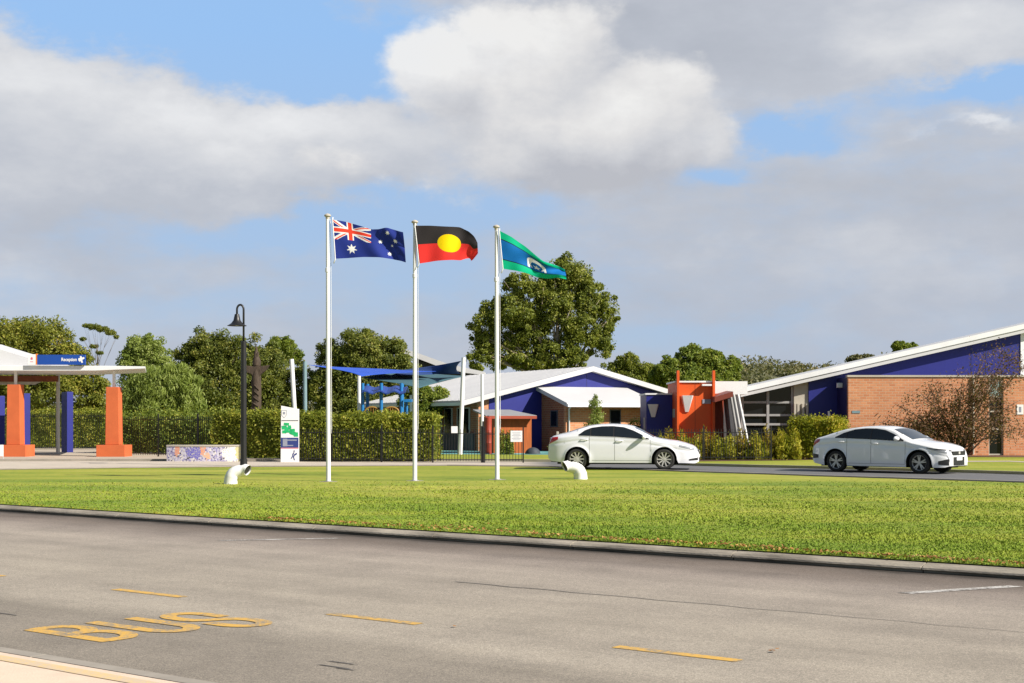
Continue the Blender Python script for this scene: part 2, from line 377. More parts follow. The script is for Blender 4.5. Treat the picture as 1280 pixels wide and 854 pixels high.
def road_material():
    m, nt, b = newmat('worn_asphalt'); t = nd(nt, 'ShaderNodeTexCoord'); v = t.outputs['Object']
    s = nd(nt, 'ShaderNodeSeparateXYZ'); lk(nt, v, s.inputs[0]); x, y, z = s.outputs
    mp = nd(nt, 'ShaderNodeMapping'); mp.inputs['Scale'].default_value = (.12, 1.1, 1); lk(nt, v, mp.inputs[0])
    wob = noise(nt, v, .5, 5, .6)
    yy = mth(nt, 'ADD', y, mth(nt, 'MULTIPLY', mth(nt, 'SUBTRACT', wob, .5), .9))
    # strips of different seal across the road: bus bay, lane, dark seal beside the far kerb; the outermost stop paints in the kerb lip's shadow
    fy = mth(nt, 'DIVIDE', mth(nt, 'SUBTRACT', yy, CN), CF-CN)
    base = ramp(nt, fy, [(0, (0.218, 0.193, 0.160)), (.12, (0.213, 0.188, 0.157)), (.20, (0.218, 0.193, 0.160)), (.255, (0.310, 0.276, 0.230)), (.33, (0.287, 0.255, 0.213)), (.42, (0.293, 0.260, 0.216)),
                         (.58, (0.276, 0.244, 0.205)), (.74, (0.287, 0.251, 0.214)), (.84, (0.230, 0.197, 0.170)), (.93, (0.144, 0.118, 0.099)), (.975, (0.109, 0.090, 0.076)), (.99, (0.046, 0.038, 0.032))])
    # the bus bay is only patched dark around the lettering
    streak = noise(nt, mp.outputs[0], 1.6, 6, .6)
    c = mixc(nt, .7, base, ramp(nt, streak, [(.3, (.82, .82, .82)), (.52, (1, 1, 1)), (.72, (1.15, 1.15, 1.14))]), 'MULTIPLY')
    c = mixc(nt, .9, c, ramp(nt, noise(nt, v, .8, 7, .7), [(.3, (.82, .82, .82)), (.5, (1, 1, 1)), (.7, (1.12, 1.12, 1.11))]), 'MULTIPLY')
    agg = noise(nt, v, 95, 3, .7)
    c = mixc(nt, .8, c, ramp(nt, agg, [(.3, (.45, .44, .43)), (.5, (1, 1, 1)), (.68, (1.7, 1.66, 1.6))]), 'MULTIPLY')
    agg2 = noise(nt, v, 30, 3, .7)
    c = mixc(nt, .6, c, ramp(nt, agg2, [(.3, (.8, .8, .8)), (.7, (1.18, 1.18, 1.18))]), 'MULTIPLY')
    lk(nt, c, b.inputs['Base Color']); b.inputs['Roughness'].default_value = .85; b.inputs['Specular IOR Level'].default_value = .25
    bn = nd(nt, 'ShaderNodeBump'); bn.inputs['Strength'].default_value = .5; bn.inputs['Distance'].default_value = .008
    lk(nt, agg, bn.inputs['Height']); lk(nt, bn.outputs[0], b.inputs['Normal'])
    return m
def paint_material(name, col, wear, under=(.2, .185, .16), scale=26):
    m, nt, b = newmat(name); t = nd(nt, 'ShaderNodeTexCoord'); v = t.outputs['Object']
    n = mth(nt, 'ADD', mth(nt, 'MULTIPLY', noise(nt, v, scale, 4, .7), .6), mth(nt, 'MULTIPLY', noise(nt, v, 4, 4, .6), .4))
    lk(nt, ramp(nt, n, [(wear-.06, under), (wear+.06, col)]), b.inputs['Base Color']); b.inputs['Roughness'].default_value = .8
    return m
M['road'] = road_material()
M['yellow'] = paint_material('yellow_road_paint', (.56, .33, .06), .46)
M['whiteworn'] = paint_material('worn_white_road_paint', (.52, .50, .47), .5, (.14, .125, .11))
M['yellowfaded'] = paint_material('faded_yellow_paint', (.60, .44, .21), .5, (.52, .41, .30))

gs = struct(MB().poly([(-2500, -400, -.3), (2500, -400, -.3), (2500, 4000, -.3), (-2500, 4000, -.3)]).build('ground', M['grass']))
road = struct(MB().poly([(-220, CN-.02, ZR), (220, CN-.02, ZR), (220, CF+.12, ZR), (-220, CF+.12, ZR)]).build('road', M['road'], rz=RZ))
road['label'] = 'worn grey asphalt road with yellow bus bay markings'
# lawn: everything beyond the far kerb
CK = CF+.19
struct(MB().poly([(-1800, CK-.02, 0), (1800, CK-.02, 0), (1800, 3500, 0), (-1800, 3500, 0)]).build('lawn', M['grass'], rz=RZ))
# kerbs: profile swept along the road (mountable, with joints every 2.4 m)
def kerb(name, prof, m, x0=-90, x1=60):
    mb = MB(); L = 2.4; x = x0; k = 0
    while x < x1:
        n = len(prof); a, b = x+.008, x+L-.008
        v = [(a, y, z) for y, z in prof]+[(b, y, z) for y, z in prof]
        mb.add(v, [tuple(range(n)), tuple(range(2*n-1, n-1, -1))]+[(i, i+n, (i+1) % n+n, (i+1) % n) for i in range(n)]); x += L
    o = mb.build(name, m, rz=RZ); o['label'] = 'grey concrete kerb along the road'; return struct(o)
kerb('kerb', [(CF+.06, -.22), (CF+.06, -.083), (CF, -.08), (CF+.01, -.06), (CF+.06, -.035), (CK, -.012), (CK, -.22)][::-1], M['kerb'])
kerb('kerb', [(CN, -.22), (CN-.17, -.22), (CN-.17, .0), (CN-.05, .0), (CN-.01, -.02), (CN, -.05)][::-1], M['palekerb'])
M['pinkpave'] = mat('pinkish_beige_pavement', (.74, .58, .45), .9, .12, 3, bump=.2, bscale=60)
pave = struct(MB().box(-220, 220, -30, CN-.175, -.25, -.003).build('pavement', M['pinkpave'], rz=RZ))
MB().poly([(-30, 5.48, .001), (30, 5.48, .001), (30, 5.60, .001), (-30, 5.60, .001)]).build('yellow_edge_line', M['yellowfaded'], pave)
ZP = ZR+.004
for k in range(-3, 6):
    t0 = -11.93+k*3.02
    d = MB().poly([(t0, 9.0, ZP), (t0+1.05, 9.0, ZP), (t0+1.05, 9.12, ZP), (t0, 9.12, ZP)]).build('lane_dash', M['yellow'], road)
def rdlocal(px, py):
    p = G(px, py, ZR); return p.dot(RU), p.dot(RN)
for a, b_ in (((275, 676), (425, 673)), ((1130, 742), (1270, 733))):
    (ta, ca), (tb, cb_) = rdlocal(*a), rdlocal(*b_)
    MB().poly([(ta-.08, ca, ZP), (ta+.08, ca, ZP), (tb+.08, cb_, ZP), (tb-.08, cb_, ZP)]).build('worn_white_line', M['whiteworn'], road)
# BUS lettering, read by a driver coming from the right
def ribbon(mb, pts, wd, closed=False):
    pts = [Vector(p) for p in pts]; n = len(pts); L, Rr = [], []
    for i in range(n):
        a = pts[i-1] if (i or closed) else pts[i]; b = pts[(i+1) % n] if (i < n-1 or closed) else pts[i]
        t = (b-a).normalized(); q = Vector((-t.y, t.x))*wd*.5; L.append(pts[i]+q); Rr.append(pts[i]-q)
    mb.add([(p.x, p.y, ZP) for p in L]+[(p.x, p.y, ZP) for p in Rr], [(i+n, i+1+n, i+1, i) for i in range(n-1)])
def arc(cx, cy, rx, ry, a0, a1, n=14): return [(cx+rx*math.cos(R(a0+(a1-a0)*i/n)), cy+ry*math.sin(R(a0+(a1-a0)*i/n))) for i in range(n+1)]
ORG = rdlocal(130, 803)
def letter(strokes, name):
    # letter coordinates: a = across (reading direction, away from the pavement), h = up the letter (towards the left)
    mb = MB()
    for st in strokes: ribbon(mb, [(ORG[0]-h, ORG[1]+a) for a, h in st], .105)
    return mb
A0 = 0.0
B = [[(0.05, 0), (.05, 1.04)], [(.05, 1.0)]+arc(.20, .78, .17, .22, 90, -90)+[(.05, .56)], [(.05, .55)]+arc(.20, .30, .19, .25, 90, -90)+[(.05, .05)]]
Uu = [[(.60, .98)]+arc(.78, .22, .18, .24, 180, 360)+[(.96, .92)]]
S = [[(1.51, .34), (1.51, .58)]+arc(1.34, .58, .17, .22, 0, 180)+[(1.17, .45), (1.20, .36), (1.28, .29), (1.41, .22), (1.49, .14), (1.52, .04)]+arc(1.345, -.04, .175, .24, 0, -180)+[(1.17, .16)]]
for nm, st in (('letter_b', B), ('letter_u', Uu), ('letter_s', S)):
    pass
mbt = MB(); lift = 0
for st in (B, Uu, S):
    for q in st:
        n0 = len(mbt.v); ribbon(mbt, [(ORG[0]-h, ORG[1]+a) for a, h in q], .14); lift += .0004
        mbt.v[n0:] = [(x, y, z+lift) for x, y, z in mbt.v[n0:]]
lt = mbt.build('bus_lettering', M['yellow'], road); lt.location.z = 0
lt['label'] = 'yellow painted word BUS on the road'
M['tar'] = mat('dark_tar_joint', (.13, .12, .11), .8, .5, 6)
mbc = MB(); pts = [(-9.6+i*.25, 11.66+.02*math.sin(i*1.7)+.012*random.uniform(-1, 1)) for i in range(26)]
for i in range(25):
    h = .011*(1-.8*i/25)+.002
    mbc.add([(pts[i][0], pts[i][1]-h, ZP), (pts[i+1][0], pts[i+1][1]-h, ZP), (pts[i+1][0], pts[i+1][1]+h, ZP), (pts[i][0], pts[i][1]+h, ZP)], [(0, 1, 2, 3)])
mbc.build('tar_joint', M['tar'], road)
mbc = MB()
for (px, py, L) in ((427, 829, .28), (418, 834, .34), (432, 837, .2), (8, 768, .35)):
    t, c = rdlocal(px, py); mbc.add([(t-L/2, c-.012, ZP), (t+L/2, c-.004, ZP), (t+L/2-.05, c+.014, ZP), (t-L/2+.04, c+.008, ZP)], [(0, 1, 2, 3)])
mbc.build('tar_scuff', M['tar'], road)

# driveway, forecourt and paths on the far side
def flat(name, pix, m, z, extra=()):
    return struct(MB().poly([G(px, py, z) for px, py in pix]+list(extra)).build(name, m))
near_edge = [(-260, 589), (0, 587), (150, 585), (300, 583.5), (460, 582.5), (560, 582), (690, 583.5), (790, 587), (870, 590), (950, 592.5), (1020, 595), (1120, 598), (1200, 600.5), (1280, 603), (1500, 611)]
far_edge = [(-260, 577), (0, 577), (120, 576.7), (300, 576.8), (480, 577), (620, 577), (690, 577.5), (780, 579.5), (870, 582.5), (950, 584.5), (1020, 586), (1120, 588.5), (1200, 591), (1280, 593.5), (1500, 600)]
def inter(edge, px): return float(np.interp(px, [e[0] for e in edge], [e[1] for e in edge]))
M['drive'] = None
def drive_material():
    m, nt, b = newmat('driveway_seal'); g = nd(nt, 'ShaderNodeNewGeometry'); s = nd(nt, 'ShaderNodeSeparateXYZ'); lk(nt, g.outputs['Position'], s.inputs[0])
    f = mth(nt, 'ADD', s.outputs[0], mth(nt, 'MULTIPLY', noise(nt, g.outputs['Position'], .6, 4), 1.5))
    r = nd(nt, 'ShaderNodeMapRange'); lk(nt, f, r.inputs[0]); r.inputs[1].default_value = .8; r.inputs[2].default_value = 2.2
    c = mixc(nt, r.outputs[0], (.46, .40, .33), (.115, .115, .12))
    c = mixc(nt, .8, c, ramp(nt, noise(nt, g.outputs['Position'], 1.2, 7, .65), [(.3, (.8, .8, .8)), (.7, (1.12, 1.12, 1.12))]), 'MULTIPLY')
    lk(nt, c, b.inputs['Base Color']); b.inputs['Roughness'].default_value = .9; return m
M['drive'] = drive_material()
flat('driveway', near_edge+far_edge[::-1], M['drive'], .012)
def strip(name, edge, wd, zt, m, side=1):
    """a low raised edging along a photo-measured line"""
    pts = [G(px, py, 0) for px, py in edge]; mb = MB(); n = len(pts)
    # resample for a smooth curve
    P = []
    for i in range(n):
        t = (pts[min(i+1, n-1)]-pts[max(i-1, 0)]).normalized(); q = Vector((-t.y, t.x, 0))*wd*side
        P.append((pts[i], pts[i]+q))
    for i in range(n-1):
        a, b = P[i]; c, d = P[i+1]; u = Vector((0, 0, zt)); dn = Vector((0, 0, -.1))
        mb.add([a+dn, b+dn, d+dn, c+dn, a+u, b+u, d+u, c+u], [(4, 7, 6, 5), (0, 4, 5, 1), (3, 2, 6, 7), (0, 3, 7, 4), (1, 5, 6, 2)])
    o = mb.build(name, m); o['label'] = 'low pale concrete edging of the driveway'; return struct(o)
strip('kerb', near_edge, .18, .035, M['palekerb'], -1)
strip('kerb', far_edge, .18, .09, M['palekerb'], 1)
flat('forecourt', [(-300, 577), (0, 577), (150, 576.6), (330, 576.7), (480, 577), (545, 577), (545, 573.5), (320, 572.5), (240, 567), (190, 561.5), (130, 558.2), (-300, 558.2)], M['concrete'], .008)
flat('path', [(1190, 577.6), (1262, 577.2), (1300, 579), (1400, 583), (1400, 581), (1300, 577.5), (1262, 576.0), (1190, 576.2)], M['concrete'], .008)
flat('playground_surface', [(470, 567.5), (690, 568.3), (760, 567), (760, 563.8), (470, 563.2)], M['softfall'], .008)
flat('garden_bed', [(1040, 566.5), (1130, 571), (1420, 572), (1420, 562.3), (1040, 562.3)], M['mulch'], .010)
flat('garden_bed', [(690, 576.6), (800, 577.4), (980, 575.5), (1062, 573.6), (1062, 566), (690, 566)], M['mulch'], .010)

# grass blades on the near lawn
def grass_blades():
    n = 440000
    d = 14.5+rng.random(n)**1.25*31; x = rng.uniform(-.40, .40, n)*d
    c = x*RN.x+d*RN.y
    px = CX+F*x/d; lim = F*EYE/(np.interp(px, [e[0] for e in near_edge], [e[1] for e in near_edge])-HZ)
    k = (rng.random(n) < np.clip((38-d)/22, 0, 1)) & (c > CK+.02-.05*rng.random(n)) & (d < lim-.15); x, d, c = x[k], d[k], c[k]; n = len(x)
    h = (.010+.020*rng.random(n)**1.5)*(1+.3*np.sin(x*1.7+d*.9)); wd = .005+.0003*d
    wd = wd*(.7+.6*rng.random(n)); ang = rng.random(n)*math.pi; lean = rng.normal(size=(n, 2))*.6
    b = np.stack([x, d, np.zeros(n)], 1); s = np.stack([np.cos(ang)*wd, np.sin(ang)*wd, np.zeros(n)], 1)
    tip = b+np.stack([lean[:, 0]*h, lean[:, 1]*h, h], 1)
    v = np.stack([b-s, b+s, tip], 1).reshape(-1, 3)
    tint = np.clip(rng.normal(.5, .14, n), 0, 1); edge = (c < CK+.55) & (rng.random(n) < .33*(1-(c-CK)/.6)); tint[edge] = 1.0
    return stuff(npmesh('grass', v, 3, M['blade'], tint=tint))
grass_blades()
M['dryleaf'] = leafmat('dry_fallen_leaves', [(0, (.20, .09, .03)), (.5, (.36, .17, .05)), (1, (.45, .30, .10))], .1)
n = 2600; t = rng.uniform(-17, 8, n); cc = CK+np.abs(rng.normal(0, .16, n))*(.4+.9*np.clip(np.sin(t*1.3)+np.sin(t*.47+1), 0, 2))
pp = np.stack([RU.x*t+RN.x*cc, RU.y*t+RN.y*cc, .03+.025*rng.random(n)], 1)
stuff(npmesh('fallen_leaves', leaves(pp, .05, np.array([[0, 0, 1.]]), 1.5), 4, M['dryleaf'], tint=rng.random(n)))
def small_leaf(px, py, label, s):
    p = G(px, py, ZR); v = leaves(np.array([[0, 0, .02], [.03, .01, .03], [-.02, .02, .015]]), s, np.array([[0, 0, 1.]]), 2, .6)
    o = npmesh('fallen_leaf', v, 4, M['dryleaf'], tint=np.array([.1, .5, .3])); o.location = p; tag(o, label, 'leaf')
small_leaf(967, 816, 'curled brown leaf lying on the asphalt near the right yellow dash', .05)
small_leaf(571, 785, 'pale dry leaf lying on the asphalt right of the middle yellow dash', .05)

# ------------------------------------------------------------------ trees and plants
def wob(n): return rng.normal(size=(n, 3))
def crown_points(blobs, n, clump=.33, nclump=26, hollow=.55, fill=.2):
    """leaves gathered in clumps over the outer part of several ellipsoids"""
    n = int(n*2.7); nclump = int(nclump*1.9)
    vol = np.array([b[1][0]*b[1][2] for b in blobs]); vol = vol/vol.sum()
    P, O, T = [], [], []
    for (c, r), f in zip(blobs, vol):
        c, r = np.array(c), np.array(r); m = max(8, int(n*f)); k = max(5, int(nclump*len(blobs)*f))
        dirs = unit(wob(k)); rad = hollow+(1-hollow)*rng.random((k, 1))**.6
        cc = c+dirs*rad*r*(1-clump*.42)*(1+.10*rng.normal(size=(k, 1))); cr = clump*r.min()*(0.65+.75*rng.random(k)); ct = rng.uniform(-.22, .22, k)
        i = rng.integers(0, k, m); q = wob(m); q = unit(q)*rng.random((m, 1))**.42
        q[:, 2] *= .8
        p = cc[i]+q*cr[i][:, None]; lo_ = rng.random(m) < fill; p[lo_] = c+unit(wob(lo_.sum()))*rng.random((lo_.sum(), 1))**.4*r*.92; P.append(p)
        O.append(unit(unit(q)*.7+unit((p-c)/r)*.5+np.array([0, 0, .35]))); T.append(np.clip(.5+ct[i]+rng.normal(0, .16, m), 0, 1))
    return np.concatenate(P), np.concatenate(O), np.concatenate(T)
def tree(label, base, D, blobs, n, leaf, lm, bark, trunk_r=.22, name='tree', clump=.33, nclump=26, group='trees around the school', droop=0., aspect=.5, hollow=.55, depth=.8, limbs=True, lean=0, fill=.2):
    """base = (px) of the trunk at distance D; blobs in photo pixels (px, py, rx, ry)"""
    o = W(base, HZ, D); o.z = 0
    t = thing(name, label, 'tree', o, 0, group)
    bl = []
    for i, (px, py, rx, ry) in enumerate(blobs):
        p = W(px, py, D)-o; rr = rx/F*D; off = (random.uniform(-.35, .35) if i else 0)*rr
        bl.append(((p.x, p.y+off, p.z), (rr, rr*depth, ry/F*D)))
    P, O, T = crown_points(bl, n, clump, nclump, hollow, fill)
    npmesh('crown', leaves(P, leaf*.76, O, .9, aspect, droop), 4, lm, t, T)
    mb = MB(); top = max(b[0][2] for b in bl); zc = min(b[0][2]-b[1][2]*.3 for b in bl); zc = max(zc, top*.3)
    mb.tube([(0, 0, -.1), (.05*trunk_r+lean*.3, 0, zc*.5), (lean*.8, .05, zc), (lean, 0, top*.85)], [trunk_r*1.25, trunk_r, trunk_r*.75, trunk_r*.2], 9)
    for c, r in bl:
        z0 = min(zc*random.uniform(.55, .95), c[2]-.2); s0 = Vector((lean*.6*z0/max(zc, .1), 0, z0)); e = Vector((c[0], c[1], c[2]+r[2]*.25))
        mid = s0.lerp(e, .5)+Vector((random.uniform(-.2, .2), random.uniform(-.2, .2), random.uniform(0, .35)))*r[0]*.4
        mb.tube([s0, mid, e], [trunk_r*.38, trunk_r*.24, trunk_r*.06], 7)
        for q in range(3):
            e2 = Vector(c)+Vector((random.uniform(-.8, .8)*r[0], random.uniform(-.8, .8)*r[1], random.uniform(-.2, .8)*r[2]))
            mb.tube([mid, mid.lerp(e2, .55)+Vector((0, 0, .08*r[2])), e2], [trunk_r*.17, trunk_r*.10, trunk_r*.03], 5)
    mb.build('trunk', bark, t, smooth=True)
    return t
L_dark = leafmat('dark_olive_leaves', [(0, (0.047, 0.068, 0.014)), (.4, (0.115, 0.142, 0.024)), (.75, (0.209, 0.223, 0.038)), (1, (0.324, 0.284, 0.061))], .35)
L_olive = leafmat('olive_yellow_leaves', [(0, (0.068, 0.088, 0.014)), (.4, (0.162, 0.182, 0.024)), (.75, (0.270, 0.270, 0.035)), (1, (0.392, 0.297, 0.061))], .35)
L_gum = leafmat('gum_leaves', [(0, (0.061, 0.081, 0.016)), (.4, (0.142, 0.176, 0.027)), (.75, (0.250, 0.270, 0.038)), (1, (0.365, 0.338, 0.081))], .35)
L_lime = leafmat('lime_green_leaves', [(0, (.12, .17, .03)), (.4, (.25, .32, .065)), (.75, (.37, .44, .12)), (1, (.45, .48, .19))], .5)
L_mid = leafmat('mid_green_leaves', [(0, (0.061, 0.101, 0.016)), (.4, (0.135, 0.189, 0.024)), (.75, (0.230, 0.270, 0.038)), (1, (0.338, 0.338, 0.054))], .35)
L_hedge = leafmat('hedge_leaves', [(0, (.075, .10, .012)), (.4, (.18, .215, .022)), (.75, (.31, .325, .036)), (1, (.42, .37, .06))], .38)
L_yel = leafmat('yellow_green_leaves', [(0, (.11, .13, .010)), (.4, (.24, .26, .016)), (.75, (.38, .34, .022)), (1, (.48, .36, .04))], .4)
L_grass = leafmat('yellow_strap_leaves', [(0, (.13, .11, .012)), (.4, (.28, .22, .018)), (.75, (.40, .31, .026)), (1, (.40, .22, .04))], .4)
L_far = leafmat('far_bush_leaves', [(0, (.055, .06, .028)), (.4, (.105, .108, .045)), (.75, (.155, .145, .06)), (1, (.21, .155, .075))], .2)
L_brown = leafmat('dry_brown_leaves', [(0, (.07, .035, .02)), (.4, (.125, .065, .035)), (.75, (.19, .11, .06)), (1, (.15, .14, .05))], .2)

def hedge(name, label, path, wd, z0, z1, n, leaf, lm, cat='hedge', rough=.09, group=None, core=True):
    """clipped hedge along a ground line (front edge), leaves over its faces"""
    a, b = Vector(path[0]), Vector(path[1]); L = (b-a).length; ang = math.atan2(b.y-a.y, b.x-a.x)
    ar = np.array([L*(z1-z0), L*wd, wd*(z1-z0), wd*(z1-z0)]); k = rng.choice(4, n, p=ar/ar.sum())
    u, v = rng.random(n), rng.random(n); x, y, z = np.empty(n), np.empty(n), np.empty(n); out = np.zeros((n, 3))
    f = k == 0; x[f] = u[f]*L; z[f] = z0+v[f]*(z1-z0); y[f] = 0; out[f, 1] = -1
    f = k == 1; x[f] = u[f]*L; y[f] = v[f]*wd; z[f] = z1; out[f, 2] = 1
    for kk, xx, sx in ((2, 0, -1), (3, L, 1)):
        f = k == kk; x[f] = xx; y[f] = u[f]*wd; z[f] = z0+v[f]*(z1-z0); out[f, 0] = sx
    bump = (np.sin(x*2.1+z*1.3)+np.sin(x*5.3+2*z+1)+np.sin(x*3.7-z*4.1+y*3))/3*rough*1.2
    P = np.stack([x, y, z], 1)+out*(bump[:, None]+rng.normal(0, rough*1.0, (n, 1)))-out*rng.random((n, 1))**2*.25
    P[:, 2] = np.maximum(P[:, 2], .03)
    t = np.clip(.5+.14*np.sin(x*3.1+z*2.2)+.1*np.sin(x*9+z*7)+rng.normal(0, .26, n), 0, 1)
    lv = leaves(P, leaf, unit(out+np.array([0, 0, .3])), .8)
    if core:
        e = .22; c = np.array([[e, e, z0+.02], [L-e, e, z0+.02], [L-e, e, z1-e], [e, e, z1-e], [e, e, z1-e], [L-e, e, z1-e], [L-e, wd-e, z1-e], [e, wd-e, z1-e],
                      [e, wd-e, z0+.02], [e, e, z0+.02], [e, e, z1-e], [e, wd-e, z1-e], [L-e, e, z0+.02], [L-e, wd-e, z0+.02], [L-e, wd-e, z1-e], [L-e, e, z1-e]])
        lv = np.concatenate([lv, c]); t = np.concatenate([t, [.3]*4])
    o = npmesh(name, lv, 4, lm, None, t); o.location = a; o.rotation_euler = (0, 0, ang); return tag(o, label, cat, group)
def gx(px, d, z=0): return Vector(((px-CX)/F*d, d, z))
tree('broad olive tree with dense foliage above the reception canopy', 40, 86, [(10, 435, 55, 42), (52, 432, 48, 40), (88, 462, 30, 38), (45, 478, 60, 40), (-30, 450, 50, 50), (5, 490, 50, 40), (105, 488, 34, 34), (128, 505, 26, 24)], 38000, .22, L_olive, M['bark'], .28, nclump=34, clump=.3)
tree('sparse umbrella-topped tree rising thinly behind the blue sign', 122, 112, [(109, 407, 8, 3), (119, 409, 10, 4), (129, 412, 10, 4), (138, 416, 8, 4), (145, 421, 4, 3), (104, 424, 5, 3), (117, 433, 7, 3), (124, 441, 6, 3), (110, 449, 9, 5)], 2600, .17, L_dark, M['bark'], .05, clump=.7, nclump=6, fill=.4)
tree('small yellow-green round tree behind the lime weeping tree', 180, 98, [(180, 437, 28, 18), (165, 452, 22, 20), (198, 455, 22, 22), (180, 480, 34, 30)], 12000, .22, L_lime, M['bark'], .2)
tree('lime green weeping tree with feathery foliage beside an orange column', 205, 80, [(205, 487, 40, 30), (225, 480, 28, 26), (178, 495, 30, 28), (240, 505, 22, 26), (205, 515, 45, 30), (165, 505, 22, 24)], 19000, .38, L_lime, M['bark'], .18, name='weeping_tree', droop=1.3, aspect=.19, clump=.34)
tree('large dark olive tree behind the lamp post and the totem carving', 265, 90, [(260, 442, 34, 32), (300, 452, 38, 34), (235, 452, 26, 28), (335, 462, 34, 34), (275, 490, 55, 45), (340, 500, 40, 38), (370, 485, 30, 34), (235, 500, 34, 36)], 40000, .21, L_dark, M['bark'], .3, clump=.3, nclump=30)
tree('distant round-headed tree peeping over the dark olive tree', 352, 125, [(352, 432, 20, 12), (362, 444, 16, 14), (340, 446, 16, 14)], 6000, .26, L_mid, M['bark'], .2)
tree('big olive tree behind the blue shade sails', 450, 88, [(450, 438, 38, 32), (415, 450, 26, 28), (485, 446, 30, 28), (450, 478, 58, 44), (500, 478, 32, 36), (412, 490, 28, 36), (450, 515, 50, 34)], 38000, .21, L_dark, M['bark'], .3, clump=.3, nclump=30)
tree('low leafy tree between the shade sails and the white roof', 527, 76, [(520, 497, 24, 24), (545, 498, 18, 18), (530, 515, 24, 16)], 9000, .17, L_mid, M['bark'], .14)
tree('tall spreading gum tree towering over the white roofed building', 697, 110,
     [(705, 345, 38, 27), (655, 358, 34, 20), (640, 388, 34, 26), (612, 405, 26, 24), (735, 372, 32, 26), (757, 392, 20, 28), (690, 385, 34, 28), (665, 415, 34, 26), (625, 438, 36, 26), (598, 448, 18, 18), (725, 415, 30, 26), (752, 428, 20, 22), (700, 445, 40, 22), (665, 450, 34, 20), (600, 425, 16, 20)],
     52000, .25, L_gum, M['palebark'], .36, name='gum_tree', clump=.30, nclump=19, hollow=.30, fill=.13)
tree('smaller gum tree right of the white roof peak', 785, 116, [(786, 452, 16, 12), (772, 462, 18, 12), (803, 463, 18, 12), (785, 475, 30, 14)], 8000, .24, L_gum, M['bark'], .2)
tree('bright green bushy tree behind the orange entrance block', 872, 96, [(862, 450, 22, 20), (885, 452, 24, 18), (908, 462, 20, 16), (838, 462, 20, 16), (872, 478, 48, 22), (825, 472, 16, 14)], 20000, .24, L_mid, M['bark'], .22, clump=.3)
tree('young thin-leaved tree in front of the brick wing', 744, 70.5, [(744, 508, 9, 10), (746, 522, 11, 12), (742, 535, 12, 10), (744, 498, 4, 6)], 900, .13, L_lime, M['bark'], .04, clump=.6, nclump=8, fill=.3)
hedge('hedge', 'tall rough hedge behind the fence between orange column and mosaic wall', (gx(134, 68), gx(285, 66)), 2.0, .05, 1.66, 20000, .12, L_mid, group='clipped hedges', rough=.22)
tree('dark round tree on the skyline above the right hand roof', 1133, 170, [(1125, 433, 12, 7), (1140, 434, 12, 6), (1132, 441, 18, 7)], 3500, .4, L_mid, M['bark'], .25)
tree('grey-green tree on the skyline left of the roof slope', 1072, 200, [(1070, 449, 14, 6), (1085, 447, 10, 5), (1076, 456, 22, 8)], 3500, .45, L_far, M['bark'], .25)
# bare brown shrub in front of the brick wall
def brown_shrub():
    D = 61.6; o = W(1197, HZ, D); o.z = 0; t = thing('shrub', 'bare-stemmed shrub with dry brown leaves against the brick wall', 'shrub', o)
    mb = MB(); P = []
    tips = [(1100, 528), (1092, 540), (1112, 520), (1108, 538), (1132, 528), (1118, 505), (1140, 490), (1125, 545), (1150, 540), (1165, 480), (1180, 500), (1195, 470), (1210, 505), (1215, 455), (1228, 440), (1240, 480), (1250, 455), (1262, 435), (1270, 470), (1280, 500), (1262, 520), (1240, 525), (1180, 530), (1160, 515), (1200, 535), (1225, 545), (1288, 455), (1275, 535), (1262, 448), (1275, 440), (1205, 480), (1185, 515)]
    for i, (px, py) in enumerate(tips):
        e = W(px, py, D)-o; e.y += random.uniform(-1.1, 1.1); s = Vector((random.uniform(-.35, .35), random.uniform(-.2, .2), 0))
        m1 = Vector((s.x+e.x*.25+random.uniform(-.15, .15), e.y*.2, e.z*.38)); m2 = m1.lerp(e, .55)+Vector((0, 0, .15))
        mb.tube([s, m1, m2, e], [.045, .032, .02, .007], 6)
        for k in range(7):
            a = m1.lerp(e, random.uniform(.25, .95)); b = a+Vector((random.uniform(-.55, .55), random.uniform(-.5, .5), random.uniform(-.25, .45)))
            mb.tube([a, a.lerp(b, .5)+Vector((0, 0, .04)), b], [.010, .007, .003], 4)
            for q in range(3): P.append(np.array(a.lerp(b, random.uniform(.3, 1)))+rng.normal(0, .21, (22, 3)))
    mb.build('branches', M['twig'], t, smooth=True)
    P = np.concatenate(P); npmesh('foliage', leaves(P, .105, None, 0, .42), 4, L_brown, t, np.clip(rng.normal(.45, .25, len(P)), 0, 1))
brown_shrub()

hedge('hedge', 'long clipped hedge behind the black fence below the shade sails', (gx(380, 54.6), gx(541, 54.0)), 1.7, .08, 1.76, 24000, .11, L_hedge, group='clipped hedges')
hedge('hedge', 'clipped hedge behind the lamp post and the mosaic wall', (gx(266, 59.5), gx(392, 57.5)), 1.5, .05, 1.86, 16000, .115, L_hedge, group='clipped hedges')
hedge('hedge', 'clipped hedge at the back of the forecourt between orange columns', (gx(-60, 80), gx(138, 79)), 1.5, .05, 2.1, 18000, .11, L_hedge, group='clipped hedges')
hedge('hedge', 'bright yellow-green block hedge behind the rear of the pearl sedan', (gx(986, 57.6), gx(1046, 56.8)), 2.0, .05, 1.62, 10000, .11, L_yel, group='clipped hedges')
hedge('hedge', 'low rounded green hedge left of the blue entrance block', (gx(786, 66.5), gx(803, 66.3)), 1.0, .05, 1.55, 2600, .08, L_hedge, group='clipped hedges')
